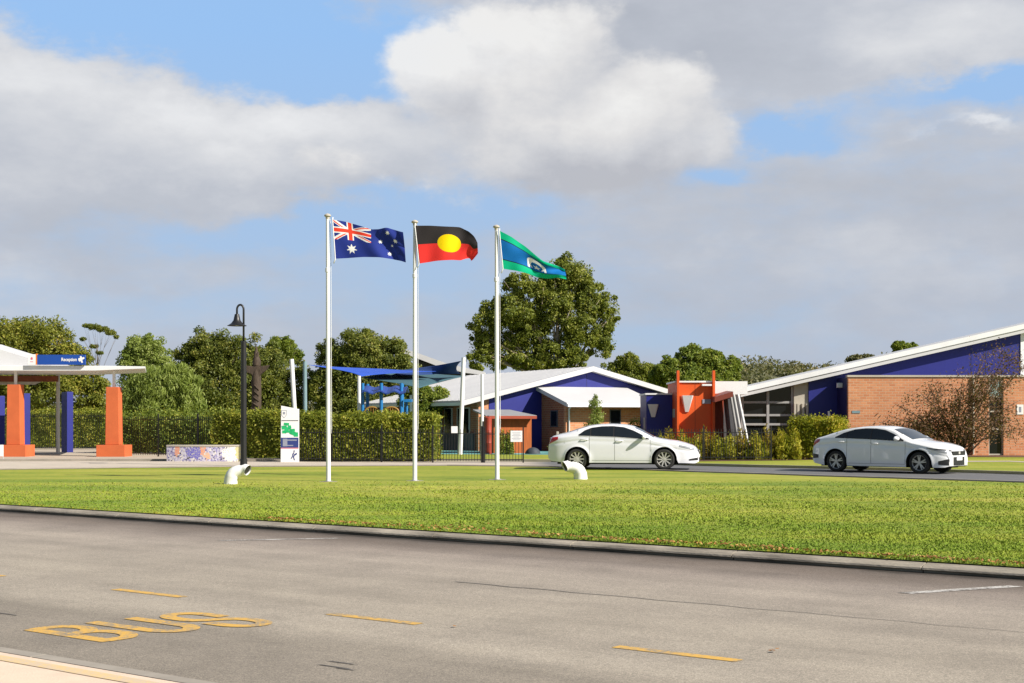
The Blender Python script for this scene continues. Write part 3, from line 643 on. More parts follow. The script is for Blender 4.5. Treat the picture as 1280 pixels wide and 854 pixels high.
def shrub(label, px, D, rx, ry, n, leaf, lm, droop=0, aspect=.4, group=None, py=None, name='shrub', cat='shrub'):
    o = gx(px, D); r = rx/F*D; h = ry/F*D; m = n
    q = unit(wob(m))*rng.random((m, 1))**.45; q[:, 2] = np.abs(q[:, 2]); bumpy = 1+.22*np.sin(q[:, :1]*7+px)+.18*np.sin(q[:, 1:2]*9+q[:, 2:3]*6)
    P = q*np.array([r, r*.75, h])*bumpy; P[:, 2] += .03
    ob = npmesh(name, leaves(P, leaf, unit(q+np.array([0, 0, .25])), .7, aspect, droop), 4, lm, None, np.clip(.5+.2*np.sin(q[:, 0]*6+px)+rng.normal(0, .2, m), 0, 1))
    ob.location = o; return tag(ob, label, cat, group)
ring = [(815, 29, 'behind the bonnet of the white sedan'), (838, 31, 'left of the first fence post, behind the white sedan nose'), (858, 30, 'below the orange wall, left of a fence post'), (881, 31, 'directly behind the fence post below the orange wall'), (903, 29, 'between the fence post and the slanted steel columns'),
        (924, 30, 'below the foot of the slanted steel columns'), (944, 28, 'in front of the glass wall, left of the end fence post'), (965, 34, 'beside the end fence post, left of the block hedge'), (985, 34, 'against the left end of the bright block hedge')]
for i, (px, h, where) in enumerate(ring):
    shrub('yellow-green strappy shrub '+where, px, 57.0+.4*(i % 2), 19, h, 2600, .17, L_grass if i % 2 else L_yel, -.8, .22, 'shrubs behind the right fence')
shrub('dark round shrub beside the orange shed', 633, 66, 11, 27, 2200, .12, L_mid)
shrub('small green shrub at the foot of the brick wing', 700, 69, 14, 14, 1200, .11, L_dark)
shrub('low shrub in the mulch in front of the right brick wall', 1118, 60.5, 14, 12, 900, .1, L_brown)

# ------------------------------------------------------------------ hills and far wood
def hills():
    nx, ny = 90, 14; v, f = [], []
    for j in range(ny):
        d = 150+j*22
        for i in range(nx):
            px = -900+i*(3000/(nx-1)); s = j/(ny-1)
            prof = np.interp(px, [-900, 0, 500, 700, 820, 900, 960, 1000, 1060, 1150, 1400, 2100], [6, 6, 5, 8, 10, 12, 13.5, 12, 12.5, 13, 12, 10])
            h = prof*(math.sin(min(s*1.5, 1)*math.pi/2))**1.5-.35
            v.append(((px-CX)/F*250*(d/250), d, h))
    for j in range(ny-1):
        for i in range(nx-1): f.append((j*nx+i, j*nx+i+1, (j+1)*nx+i+1, (j+1)*nx+i))
    o = MB().add(v, f).build('hills', mat('dry_hillside', (.12, .12, .05), .95, .4, .08), smooth=True); struct(o)
    V = np.array(v).reshape(ny, nx, 3); n = 420
    i = np.where(rng.random(n) < .72, rng.integers(50, 64, n), rng.integers(36, nx-22, n)); j = rng.integers(2, ny-1, n); c = V[j, i]+rng.normal(0, 3, (n, 3))*np.array([1, 1, 0]); r = rng.uniform(1.3, 4.0, n)*np.where(rng.random(n) < .12, 1.5, 1)
    m = 90000; k = rng.integers(0, n, m); q = unit(wob(m))*rng.random((m, 1))**.35
    P = c[k]+q*r[k][:, None]*np.array([1.25, 1.25, .75])+np.array([0, 0, 1.0]); kt = rng.uniform(-.3, .3, n)
    stuff(npmesh('far_wood', leaves(P, .62, unit(q+np.array([0, 0, .3])), .8), 4, L_far, None, np.clip(.5+kt[k]+rng.normal(0, .15, m), 0, 1)))
hills()

# ------------------------------------------------------------------ flagpoles, flags
FS = [(-1, 1)]
def flagpole(bx, by, tx, ty, label):
    b = G(bx, by); H = W(tx, ty, b.y).z
    t = thing('flagpole', label, 'flagpole', b, 0, 'white flagpoles on the lawn')
    lx = (tx-bx)/F*b.y
    MB().tube([(0, 0, -.05), (lx*.5, 0, H*.5), (lx, 0, H-.09)], [.060, .054, .044], 16).build('pole', M['white'], t, smooth=60)
    MB().lathe([(.0, 0), (.11, .0), (.11, .012), (.0, .012)], (0, 0, .002), 18).build('base_plate', M['grey'], t, smooth=40)
    MB().lathe([(.0, -.05), (.24, -.05), (.24, .010), (.0, .010)], (0, 0, -.009), 24).build('footing', M['palekerb'], t, smooth=40)
    MB().lathe([(.0, -.10), (.05, -.10), (.052, -.05), (.088, -.03), (.09, 0), (.05, .03), (0, .045)], (lx, 0, H-.02), 18).build('finial', M['cream'], t, smooth=50)
    MB().tube([(lx+.075, -.02, H-.12), (lx+.085, -.02, H-.9), (lx*.8+.085, -.02, H-1.4), (.085, -.02, 1.35)], .007, 5).build('halyard', M['white'], t)
    MB().box(.058, .085, -.02, .02, 1.25, 1.45).build('cleat', M['grey'], t)
    # collar where the flag's lower clip rides on the pole
    MB().lathe([(.045, -.06), (.062, -.05), (.062, .05), (.045, .06)], (lx, 0, H-1.45), 14).build('collar', M['white'], t, smooth=40)
    return t, b, H, lx
def smoothline(pts, s): return np.array([np.interp(s, [p[0] for p in pts], [p[i] for p in pts]) for i in (1, 2)])
def flag(label, D, top, bot, colf, depth, nu=300, nv=160, hoist=None):
    """top / bottom edges as (share of length, px, py); cloth hangs in folds in depth"""
    u, v = np.meshgrid(np.linspace(0, 1, nu+1), np.linspace(0, 1, nv+1), indexing='ij')
    def sm(pts):
        a = smoothline(pts, np.linspace(0, 1, 601)); k = np.ones(41)/41
        return np.array([np.interp(np.linspace(0, 1, nu+1), np.linspace(0, 1, 601), np.convolve(np.pad(r, 20, 'reflect', reflect_type='odd'), k, 'valid')) for r in a])
    T, Bm = sm(top), sm(bot)
    px = Bm[0][:, None]*(1-v)+T[0][:, None]*v; py = Bm[1][:, None]*(1-v)+T[1][:, None]*v
    dy = depth(u, v); d = D+dy
    co = np.stack([(px-CX)/F*D, d, EYE+(HZ-py)/F*D], -1); o = co[0, nv].copy(); co = co-o
    idx = np.arange((nu+1)*(nv+1)).reshape(nu+1, nv+1)
    f = np.stack([idx[:-1, :-1], idx[1:, :-1], idx[1:, 1:], idx[:-1, 1:]], -1).reshape(-1, 4)
    me = bpy.data.meshes.new('flag'); me.from_pydata(co.reshape(-1, 3).tolist(), [], f.tolist())
    uc, vc = (u[:-1, :-1]+u[1:, 1:])/2, (v[:-1, :-1]+v[1:, 1:])/2
    c = np.ones((nu*nv, 4), np.float32); c[:, :3] = colf(uc.ravel(), vc.ravel())
    a = me.attributes.new('dye', 'FLOAT_COLOR', 'FACE'); a.data.foreach_set('color', c.ravel())
    me.shade_smooth(); me.materials.append(vcolmat('flag_cloth', .8, .25))
    ob = bpy.data.objects.new('flag', me); COL.objects.link(ob); ob.location = o; tag(ob, label, 'flag', 'flags flying on the three poles')
    hp = [co[0, j] for j in range(0, nv+1, 8)]
    MB().tube([(0, .002, .06)]+[(p[0]-.008, p[1]+.002, p[2]) for p in hp[::-1]]+[(hp[0][0]-.05, .002, hp[0][2]-.12)], .014, 6).build('hoist_rope', M['white'], ob, smooth=True)
    return ob
NAVYF, REDF, WHF = (.018, .035, .24), (.80, .06, .03), (.85, .85, .85)
def star(X, Y, cx, cy, r, n, inner=.45, rot=90):
    dx, dy = X-cx, Y-cy; rr = np.hypot(dx, dy)+1e-9; th = np.arctan2(dy, dx)-R(rot); seg = 2*math.pi/n
    a = np.abs((th+seg/2) % seg-seg/2); ri = r*inner; h = seg/2
    # straight edge between tip (r, 0) and notch (ri, h)
    x1, y1, x2, y2 = r, 0, ri*math.cos(h), ri*math.sin(h)
    px, py = rr*np.cos(a), rr*np.sin(a)
    return (x2-x1)*(py-y1)-(y2-y1)*(px-x1) > 0
def dye_jack(u, v):
    c = np.tile(np.array(NAVYF), (len(u), 1)); X, Y = u*2, v
    q = (u < .5) & (v > .5); x = (u-.25)*120; y = (v-.75)*60      # canton 60 x 30
    s5 = math.sqrt(5); d1 = (x-2*y)/s5; d2 = (x+2*y)/s5
    wh = (np.abs(d1) < 3) | (np.abs(d2) < 3); c[q & wh] = WHF
    red = ((d1 > 0) & (d1 < 2) & (x < 0)) | ((d1 < 0) & (d1 > -2) & (x > 0)) | ((d2 < 0) & (d2 > -2) & (x < 0)) | ((d2 > 0) & (d2 < 2) & (x > 0))
    c[q & red] = REDF
    c[q & ((np.abs(x) < 5) | (np.abs(y) < 5))] = WHF; c[q & ((np.abs(x) < 3) | (np.abs(y) < 3))] = REDF
    for cx, cy, r, n in ((.5, .25, .15, 7), (1.5, .167, .075, 7), (1.25, .5625, .075, 7), (1.5, .833, .075, 7), (1.722, .617, .075, 7), (1.6, .45, .045, 5)):
        c[star(X, Y, cx, cy, r, n)] = WHF
    return c
def dye_sun(u, v):
    c = np.tile(np.array((.80, .04, .035)), (len(u), 1)); c[v > .5] = (.035, .030, .032)
    c[np.hypot((u-.5)*1.5, v-.5) < .272] = (.84, .60, .0); c[u < .012] = (.03, .03, .03); return c
def dye_reef(u, v):
    c = np.tile(np.array((.004, .135, .42)), (len(u), 1)); g = (.0, .42, .22)
    c[(v > .80) | (v < .24)] = g; c[((v > .775) & (v <= .80)) | ((v >= .24) & (v < .265))] = (.01, .012, .02)
    x, y = (u-.56)*1.5, v-.50
    ringm = (np.hypot(x, y-.02) < .22) & (np.hypot(x*1.15, y+.05) > .16) & (y > -.16); c[ringm] = WHF
    c[(np.abs(x) > .17) & (np.abs(x) < .22) & (np.abs(y+.08) < .12)] = WHF
    c[star(u*1.5, v, .84, .43, .10, 5, .4)] = WHF
    return c
p1 = flagpole(410.5, 602, 409.5, 268, 'tall white flagpole nearest the lamp post, flying the navy flag with stars')
p2 = flagpole(518.5, 601, 518.5, 276, 'tall white flagpole in the middle, flying the black and red flag')
p3 = flagpole(621.5, 599.5, 620.5, 282, 'tall white flagpole closest to the white sedan, flying the green and blue flag')
flag('navy flag with a union cross canton and white stars', p1[1].y-.08,
     [(0, 416, 274.5), (.2, 432, 277), (.38, 449, 282), (.5, 464, 287), (.62, 475, 287), (.75, 484, 285.5), (.88, 494, 288), (1, 504.5, 291.5)],
     [(0, 419.5, 323.5), (.2, 436, 322.5), (.4, 455, 321.5), (.6, 474, 322), (.78, 490, 323.5), (.9, 500, 325.5), (1, 507.5, 328.5)], dye_jack,
     lambda u, v: u*(.10*np.sin(u*9.5-v*1.2+.4)+.05*np.sin(u*17+v*5))-.30*np.clip((u-.60)/.4, 0, 1)*np.clip((v-.5)/.5, 0, 1)*1.0+.04*u*np.sin(v*6+u*8))
flag('black over red flag with a yellow disc', p2[1].y-.08,
     [(0, 519, 282), (.25, 538, 282.3), (.5, 560, 283.5), (.68, 575, 283.5), (.82, 586, 289), (.92, 593, 296), (1, 597, 304)],
     [(0, 524, 329.5), (.25, 544, 326.5), (.5, 565, 325), (.66, 576, 325.5), (.78, 583, 322.5), (.86, 587.5, 322), (.93, 589, 327), (1, 597.5, 317)], dye_sun,
     lambda u, v: u*(.09*np.sin(u*8.5+v*1.0+1.2)+.05*np.sin(u*16-v*4))+.04*u*np.sin(v*7-u*6))
flag('green and blue flag with a white headdress, sagging', p3[1].y-.08,
     [(0, 624.5, 288.5), (.2, 640, 296.5), (.4, 656, 307.5), (.55, 668, 318), (.7, 679, 327), (.82, 691, 331), (.92, 699, 332.5), (1, 706.5, 336.5)],
     [(0, 629, 336), (.2, 644, 338.5), (.4, 660, 342), (.55, 672, 347), (.7, 684, 348.3), (.85, 696, 347.5), (1, 708, 349)], dye_reef,
     lambda u, v: u*(.10*np.sin(u*10+v*2.2+2.3)+.06*np.sin(u*19-v*4))+.05*u*np.sin(v*9-u*5))

# ------------------------------------------------------------------ lamp post, pipes, bench, totem, signs
b = G(304.5, 583); t = thing('lamp_post', 'black gooseneck lamp post with a bell shade at the lawn edge', 'lamp post', b)
zt = W(0, 380, b.y).z; k = b.y/F
MB().tube([(0, 0, 0), (0, 0, .25), (0, 0, .26), (0, 0, zt*.56), (0, 0, zt*.562), (0, 0, zt*.77), (0, 0, zt*.772)], [.13, .12, .105, .10, .10, .092, .06], 16).build('post', M['black'], t, smooth=40)
ar = [(0, 0, zt*.77), (0, 0, zt-.20)]+[(-.115+.115*math.cos(R(a)), 0, zt-.20+.17*math.sin(R(a))) for a in range(15, 181, 15)]+[(-.23, 0, zt-.42)]
MB().tube(ar, .036, 10).build('arm', M['black'], t, smooth=True)
MB().lathe([(.0, .22), (.075, .21), (.10, .10), (.12, .0), (.20, -.11), (.335, -.19), (.325, -.20), (.19, -.125), (.08, -.06), (0, -.06)], (-.23, 0, zt-.56), 28).build('lamp_shade', M['black'], t, smooth=50)
MB().lathe([(0, -.14), (.06, -.13), (.08, -.08), (.06, 0), (0, 0)], (-.23, 0, zt-.62), 16).build('bulb', M['lens'], t, smooth=True)
def gooseneck(px, py, side, label, endpx, endpy, top):
    b = G(px, py); k = b.y/F; t = thing('bent_pipe', label, 'pipe', b, 0, 'white bent pipes on the lawn')
    ex = (endpx-px)*k; ez = (py-endpy)*k; zt = (py-top)*k
    r0, r1 = 8.6*k, 6.6*k
    pts = [(0, 0, -.05), (.015*side, 0, zt*.30)]
    for a in range(0, 91, 15): pts.append((ex*.10+(ex*.62)*(1-math.cos(R(a))), -.02, zt*.42+(zt*.58-r1)*math.sin(R(a))))
    pts += [(ex*.9, -.05, ez+r1*.15), (ex, -.07, ez)]
    n = len(pts); rad = [r0+(r1-r0)*min(1, i/(n-3)) for i in range(n)]; rad[-1] = r1*.97
    MB().tube(pts, rad, 20, cap=False).build('pipe', M['pipe'], t, smooth=True)
    e, e0 = Vector(pts[-1]), Vector(pts[-2]); dd = (e-e0).normalized()
    MB().tube([e-dd*.10, e-dd*.02], [rad[-1]*.93, rad[-1]*.94], 20).build('opening', M['plastic'], t)
    MB().tube([e-dd*.015, e+dd*.015], [rad[-1]*1.05, rad[-1]*1.06], 20, cap=False).build('rim', M['pipe'], t, smooth=True)
gooseneck(288, 605, 1, 'white bent pipe curving over to the right, below the lamp post', 310, 587.5, 581.5)
gooseneck(726, 599, -1, 'white bent pipe curving over to the left, in front of the white sedan wheel', 706, 583, 577.3)

# mosaic bench
def mosaic():
    m, nt, b = newmat('mosaic_tiles'); t = nd(nt, 'ShaderNodeTexCoord'); v = t.outputs['Object']
    vo = nd(nt, 'ShaderNodeTexVoronoi'); vo.inputs['Scale'].default_value = 17; lk(nt, v, vo.inputs['Vector'])
    ve = nd(nt, 'ShaderNodeTexVoronoi', feature='DISTANCE_TO_EDGE'); ve.inputs['Scale'].default_value = 17; lk(nt, v, ve.inputs['Vector'])
    s = nd(nt, 'ShaderNodeSeparateColor'); lk(nt, vo.outputs['Color'], s.inputs[0])
    rnd = s.outputs[0]; pos = nd(nt, 'ShaderNodeSeparateXYZ'); lk(nt, vo.outputs['Position'], pos.inputs[0])
    c = ramp(nt, rnd, [(0, (.50, .48, .60)), (.36, (.22, .20, .42)), (.56, (.42, .40, .56)), (.68, (.12, .10, .27)), (.80, (.66, .62, .58)), (.90, (.05, .045, .09))], 'CONSTANT')
    def spot(x, z, rx, rz_, col, base):
        a = mth(nt, 'DIVIDE', mth(nt, 'SUBTRACT', pos.outputs[0], x), rx); bb = mth(nt, 'DIVIDE', mth(nt, 'SUBTRACT', pos.outputs[2], z), rz_)
        d = mth(nt, 'ADD', mth(nt, 'MULTIPLY', a, a), mth(nt, 'MULTIPLY', bb, bb))
        return mixc(nt, mth(nt, 'LESS_THAN', mth(nt, 'ADD', d, mth(nt, 'MULTIPLY', rnd, .5)), 1.15), base, col)
    c = spot(-.36, .35, .30, .25, (.10, .09, .42), c); c = spot(-1.03, .40, .10, .25, (.68, .25, .13), c); c = spot(-.02, .44, .10, .26, (.66, .27, .14), c); c = spot(.14, .22, .13, .13, (.70, .38, .20), c)
    c = spot(1.02, .30, .34, .30, (.80, .79, .72), c); c = spot(1.36, .4, .16, .4, (.58, .52, .20), c)
    c = mixc(nt, mth(nt, 'LESS_THAN', ve.outputs['Distance'], .06), c, (.42, .40, .40))
    lk(nt, c, b.inputs['Base Color']); b.inputs['Roughness'].default_value = .35; return m
b = G(254, 577.3); t = thing('mosaic_wall', 'low curved seat wall covered in white, blue and orange mosaic', 'mosaic wall', b, 0)
hw, hh = 1.46, .64
def arcwall(mb, r_in, r_out, z0, z1):
    n = 24; Rr = 6.0; vs, fs = [], []
    for i in range(n+1):
        a = -hw/Rr+2*hw/Rr*i/n
        for dr in (r_out, r_in):
            for z in (z0, z1): vs.append(((Rr+dr)*math.sin(a), Rr-(Rr+dr)*math.cos(a), z))
    for i in range(n):
        o = i*4; p = o+4
        fs += [(o, p, p+1, o+1), (o+1, p+1, p+3, o+3), (o+3, p+3, p+2, o+2), (o+2, p+2, p, o)]
    fs += [(0, 1, 3, 2), (n*4, n*4+2, n*4+3, n*4+1)]; mb.add(vs, fs)
mb = MB(); arcwall(mb, -.45, 0, 0, hh-.06); mb.build('wall', mosaic(), t, smooth=40)
mb = MB(); arcwall(mb, -.48, .02, hh-.058, hh); mb.build('coping', M['cream'], t, smooth=40)

# carved timber totem
o = W(320.5, HZ, 63); o.z = 0; k = 63/F
t = thing('carved_totem', 'dark carved timber totem with spread wings above the hedge', 'sculpture', o)
def zz(py): return EYE+(HZ-py)*k
MB().tube([(0, 0, 0), (.0, 0, zz(512)), (.01, 0, zz(490)), (-.01, 0, zz(478)), (.0, 0, zz(468)), (0, 0, zz(458)), (0, 0, zz(455))], [.23, .22, .21, .22, .20, .15, .17], 14).build('trunk', M['wood'], t, smooth=50)
mbw = MB()
mbw.prism_y([(-.50, zz(458)), (-.48, zz(457)), (-.1, zz(458.5)), (.1, zz(458.5)), (.5, zz(457)), (.60, zz(456.5)), (.46, zz(463)), (.25, zz(467.5)), (.12, zz(472)), (.02, zz(479)), (-.04, zz(474)), (-.2, zz(468)), (-.40, zz(466))], -.16, .02)
mbw.build('wings', M['wood'], t, bevel=.03)
mbf = MB()
mbf.tube([(0, 0, zz(457)), (.02, 0, zz(452)), (.0, 0, zz(447)), (-.02, 0, zz(442)), (0, 0, zz(436)), (-.03, 0, zz(432))], [.18, .19, .13, .09, .05, .02], 12)
mbf.tube([(.0, -.02, zz(448)), (.06, -.05, zz(443)), (.10, -.08, zz(440))], [.10, .07, .02], 8)
mbf.build('carved_bird', M['wood'], t, smooth=50)
mbg = MB()
for i in range(5):
    z = zz(510-i*7); mbg.tube([(-.22+.05*i, -.21, z), (-.05, -.24, z-.1+.03*i), (.15, -.2, z-.22)], [.02, .035, .015], 6)
mbg.build('carving', M['wood'], t, smooth=True)

# information pylon
k = 53.5/F; o = gx(362, 53.5); t = thing('sign_pylon', 'white map sign pylon with green map and navy panel by the hedge', 'sign', o)
hw = 11.3*k; f0 = Frame(o)
def pz(py): return EYE+(HZ-py)*k
MB().prism_y([(-hw, 0), (hw, 0), (hw, pz(511.5)), (-hw*.95, pz(507.3))], 0, .14).build('panel', M['signwhite'], t, bevel=.006)
MB().box(-hw*.9, hw*.97, -.006, -.002, pz(526.3), pz(525.4)).build('dark_line', M['darkgrey'], t)
# map: green shapes
mb = MB()
random.seed(11)
for cx, cz, sx, sz in ((-.12, .78, .10, .06), (-.20, .62, .10, .09), (-.05, .58, .10, .07), (-.20, .42, .08, .07), (-.03, .44, .09, .06), (.10, .50, .10, .06), (.14, .36, .10, .09), (.24, .30, .08, .10), (.0, .66, .06, .06), (.06, .40, .08, .05), (-.12, .52, .06, .1)):
    a = random.uniform(-.7, .7); z0, z1 = pz(546.5), pz(527); cz2 = z0+(cz-.18)/.72*(z1-z0)
    mb.add([(cx+(dx*sx*math.cos(a)-dz*sz*math.sin(a)), -.004-.0003*len(mb.f), cz2+(dx*sx*math.sin(a)+dz*sz*math.cos(a))*.8) for dx, dz in ((-1, -1), (1, -1), (1, 1), (-1, 1))], [(0, 1, 2, 3)])
mb.build('map', M['signgreen'], t)
MB().box(-hw*.99, hw*.99, -.006, -.001, pz(559.6), pz(547.2)).build('navy_panel', M['signnavy'], t)
mb = MB(); mb.box(-hw*.75, -hw*.25, -.010, -.0065, pz(558), pz(548.5)); mb.box(-hw*.25, hw*.8, -.010, -.0065, pz(551), pz(549.5)); mb.box(-hw*.25, hw*.4, -.010, -.0065, pz(557.6), pz(556.3)); mb.build('directory_lines', M['signgrey'], t)
MB().box(-hw*.99, hw*.99, -.006, -.001, pz(560.8), pz(559.9)).build('pink_line', M['signpink'], t)
# crest (shield outline) and running figure
mb = MB(); sh = [(-.30, pz(513)), (-.12, pz(513)), (-.12, pz(519)), (-.21, pz(522.5)), (-.30, pz(519))]
for i in range(5):
    a, b_ = Vector(sh[i]), Vector(sh[(i+1) % 5]); q = Vector((-(b_-a).y, (b_-a).x)).normalized()*.008
    mb.add([(a.x-q.x, -.004, a.y-q.y), (b_.x-q.x, -.004, b_.y-q.y), (b_.x+q.x, -.004, b_.y+q.y), (a.x+q.x, -.004, a.y+q.y)], [(0, 1, 2, 3)])
mb.poly([(-.25, -.005, pz(515)), (-.17, -.005, pz(515)), (-.17, -.005, pz(518)), (-.25, -.005, pz(518))]); mb.build('crest', M['signgrey'], t)
mb = MB()
for pts in ([(.10, 571), (.16, 567.5), (.18, 565), (.12, 566.5), (.09, 569)], [(.14, 569.5), (.20, 567), (.17, 572), (.20, 575), (.17, 576), (.13, 572)], [(.16, 568), (.27, 566), (.28, 568), (.18, 570)], [(.13, 571), (.06, 574), (.04, 573), (.11, 569.5)], [(.15, 565.5), (.19, 565.5), (.19, 563), (.15, 563)]):
    mb.poly([(x, -.004-.0004*len(mb.f), pz(y)) for x, y in pts])
mb.build('figure_logo', M['signnavy'], t)

# small white board at the left picture edge
o = gx(-7, 56); t = thing('notice_board', 'white notice board on a thin leg beside the left orange column', 'sign', o); k = 56/F
MB().box(-.35, .35, -.02, .02, .16, .62).build('board', M['signwhite'], t, bevel=.005); MB().box(.33, .36, -.015, .015, 0, .17).build('leg', M['lightgrey'], t); MB().box(-.36, -.33, -.015, .015, 0, .17).build('leg', M['lightgrey'], t)

# ------------------------------------------------------------------ reception canopy
o = gx(85, 62); k = 62/F; t = thing('reception_canopy', 'white roofed entrance canopy on orange columns at the forecourt', 'canopy', o)
def lx(px, d=62): return (px-85)/F*d + (85-CX)/F*(d-62)
def lz(py, d=62): return EYE+(HZ-py)/F*d
zb, z2 = lz(464), lz(457)
mb = MB(); xt = lx(186); xl = lx(-190)
mb.prism_y([(xl, zb), (xt-2.2, zb), (xt, lz(461.4)), (xt, lz(458.8)), (xt-1.6, lz(458)), (xl, z2)], -.6, 5.0); mb.v = [(x-1.4 if (y > 4 and x > 0) else x, y, z) for x, y, z in mb.v]; mb.build('roof', M['white'], t, bevel=.012)
MB().prism_y([(xl, z2+.004), (lx(60), z2+.004), (lx(46), lz(452)), (lx(0), lz(438)), (lx(-45), lz(424)), (lx(-130), lz(424)), (xl, z2+.2)], .6, 4.6).build('hip_roof', M['roofw'], t)
MB().box(xl, lx(34), 4.0, 4.25, zb-.35, zb-.08).build('beam', M['logpost'], t)
MB().prism_y([(xl, zb-.42), (lx(26, 67), zb-.42), (lx(38, 67), zb-.2), (xl, zb-.2)], 4.6, 7.0).build('rear_roof', M['cream'], t)
for px in (19.5, 142.5, -110):
    cx = lx(px)
    c = MB(); v = []
    for zq, hw_ in ((lz(556), .30), (lz(484 if px > 100 else 481), .265)): v += [(cx-hw_, -.3, zq), (cx+hw_, -.3, zq), (cx+hw_, .3, zq), (cx-hw_, .3, zq)]
    c.add(v, [(3, 2, 1, 0), (4, 5, 6, 7), (0, 1, 5, 4), (1, 2, 6, 5), (2, 3, 7, 6), (3, 0, 4, 7)])
    col = c.build('column', M['colorange'], t, bevel=.012)
    MB().box(cx-.62, cx+.62, -.55, .65, 0, lz(556.2)).build('plinth', M['colorange'], col, bevel=.012)
    MB().tube([(cx, 0, lz(485)), (cx, 0, zb+.02)], .07, 12).build('post', M['white'], col, smooth=60)
for px in (72.5, -60):
    MB().tube([(lx(px, 66.8), 4.8, 0), (lx(px, 66.8), 4.8, zb)], .09, 12).build('rear_post', M['lightgrey'], t, smooth=60)
# sign on the canopy
o2 = o+Vector((lx(42), -.75, z2)); t2 = thing('reception_sign', 'long blue Reception sign with white end on the canopy edge', 'sign', o2)
L = lx(113)-lx(42); hS = lz(444)-z2
MB().box(.40, L, 0, .1, .004, hS-.02).build('blue_panel', M['signblue'], t2, bevel=.006)
MB().box(0, .335, -.004, .1, .004, hS).build('white_panel', M['signwhite'], t2, bevel=.006)
MB().box(.338, .398, -.002, .1, .004, hS+.03).build('orange_strip', M['signorange'], t2)
def text(body, size, name, m, parent, loc, rot=(R(90), 0, 0), sx=1):
    cu = bpy.data.curves.new(name, 'FONT'); cu.body = body; cu.size = size; cu.extrude = .002; cu.offset = .004
    ob = bpy.data.objects.new(name, cu); COL.objects.link(ob); dg = bpy.context.evaluated_depsgraph_get(); dg.update()
    me = bpy.data.meshes.new_from_object(ob.evaluated_get(dg)); bpy.data.objects.remove(ob)
    me.name = name; me.materials.clear(); me.materials.append(m)
    ob = bpy.data.objects.new(name, me); COL.objects.link(ob); ob.parent = parent; ob.location = loc; ob.rotation_euler = rot; ob.scale = (sx, 1, 1); return ob
text('Reception', .20, 'lettering', M['signwhite'], t2, (1.44, -.006, .165), sx=.82)
mb = MB(); mb.poly([(L-.30, -.005, .20), (L-.24, -.005, .13), (L-.20, -.005, .17), (L-.16, -.005, .08), (L-.10, -.005, .10), (L-.13, -.005, .22), (L-.03, -.005, .27), (L-.05, -.005, .34), (L-.14, -.005, .31), (L-.17, -.005, .38), (L-.23, -.005, .37), (L-.22, -.005, .30), (L-.30, -.005, .28)][::1]); mb.build('white_emblem', M['signwhite'], t2)
mb = MB(); mb.poly([(.13, -.008, .22), (.21, -.008, .22), (.22, -.008, .30), (.17, -.008, .34), (.12, -.008, .30)]); mb.build('crest', M['signpink'], t2); MB().poly([(.10, -.008, .12), (.24, -.008, .12), (.24, -.008, .145), (.10, -.008, .145)]).build('motto_line', M['signpink'], t2)
# blue fin walls
for (xa, xb, D, pyt, lab) in ((76, 92, 70, 490, 'tall blue fin wall between the grey post and the right orange column'), (25, 37.5, 71, 492, 'blue fin wall just behind the left orange column'), (-2, 4, 72, 495, 'narrow blue fin wall at the far left behind the canopy')):
    oo = gx((xa+xb)/2, D); tt = thing('fin_wall', lab, 'wall', oo, R(-50), 'blue fin walls of the entrance'); hw_ = (xb-xa)/2/F*D*1.05; zt_ = EYE+(HZ-pyt)/F*D
    MB().prism_y([(-hw_, 0), (hw_*1.05, 0), (hw_*1.05, zt_), (-hw_, zt_-.02)], -.16, .16).build('panel', M['purple'], tt, bevel=.01)

# ------------------------------------------------------------------ fences
def fence(label, a, b, h, spacing=.105, post_every=2.4, group='black picket fences', name='fence', posth=.12, rail=.03, pick=.009, first=0):
    L = (b-a).length; ang = math.atan2(b.y-a.y, b.x-a.x); t = thing(name, label, 'fence', a, ang, group)
    mb = MB(); mb.box(0, L, -.018, .018, h-.16, h-.16+rail); mb.box(0, L, -.018, .018, .12, .12+rail)
    n = int(L/spacing)
    for i in range(n): x = (i+.5)*L/n; mb.box(x-pick, x+pick, -.010, .010, .06, h)
    mb.build('picket_panel', M['black'], t)
    m = max(1, round(L/post_every))
    for i in range(first, m+1):
        x = L*i/m; MB().box(x-.025, x+.025, -.025, .025, 0, h+posth).build('post', M['black'], t)
    return t
fence('black picket fence in front of the hedge by the map sign', gx(352, 54.3), gx(541, 52.9), 1.27)
fence('black picket fence between the mosaic wall and the lime weeping tree', gx(150, 63), gx(352, 58.5), 1.75)
fence('black picket fence at the back of the forecourt under the canopy', gx(-80, 77), gx(140, 76.5), 1.95)
fence('black picket fence before the turquoise play surface', gx(542, 52.9), gx(602, 52.8), 1.25, first=1)
fence('black picket fence in front of the yellow shrubs on the right', gx(795, 55.8), gx(964, 55.9), 1.25, post_every=2.65)
ta = gx(605.5, 52.8); tb = gx(654, 52.8)
tg = fence('black picket gate beside the small white notice', ta, tb, 1.22, name='gate', post_every=1.45, group=None); tg['category'] = 'gate'
MB().tube([(-.05, 0, 0), (-.05, 0, 1.55)], .03, 10).build('gate_post', M['black'], tg, smooth=60)
oo = gx(645.5, 52.6); tt = thing('notice_sign', 'white notice with lines of text hung on the gate', 'sign', oo); k = 52.6/F
MB().box(-7.3*k, 7.3*k, -.012, .008, EYE+(HZ-552.5)*k, EYE+(HZ-538.5)*k).build('panel', M['signwhite'], tt, bevel=.004)
mb = MB()
for i, wd in enumerate((.62, .8, .5, .75, .6, .7)): mb.box(-7.3*k*wd, 7.3*k*wd, -.016, -.0125, EYE+(HZ-549.9+i*1.75)*k-.004, EYE+(HZ-549.9+i*1.75)*k+.008)
mb.build('text_lines', M['signgrey'], tt)
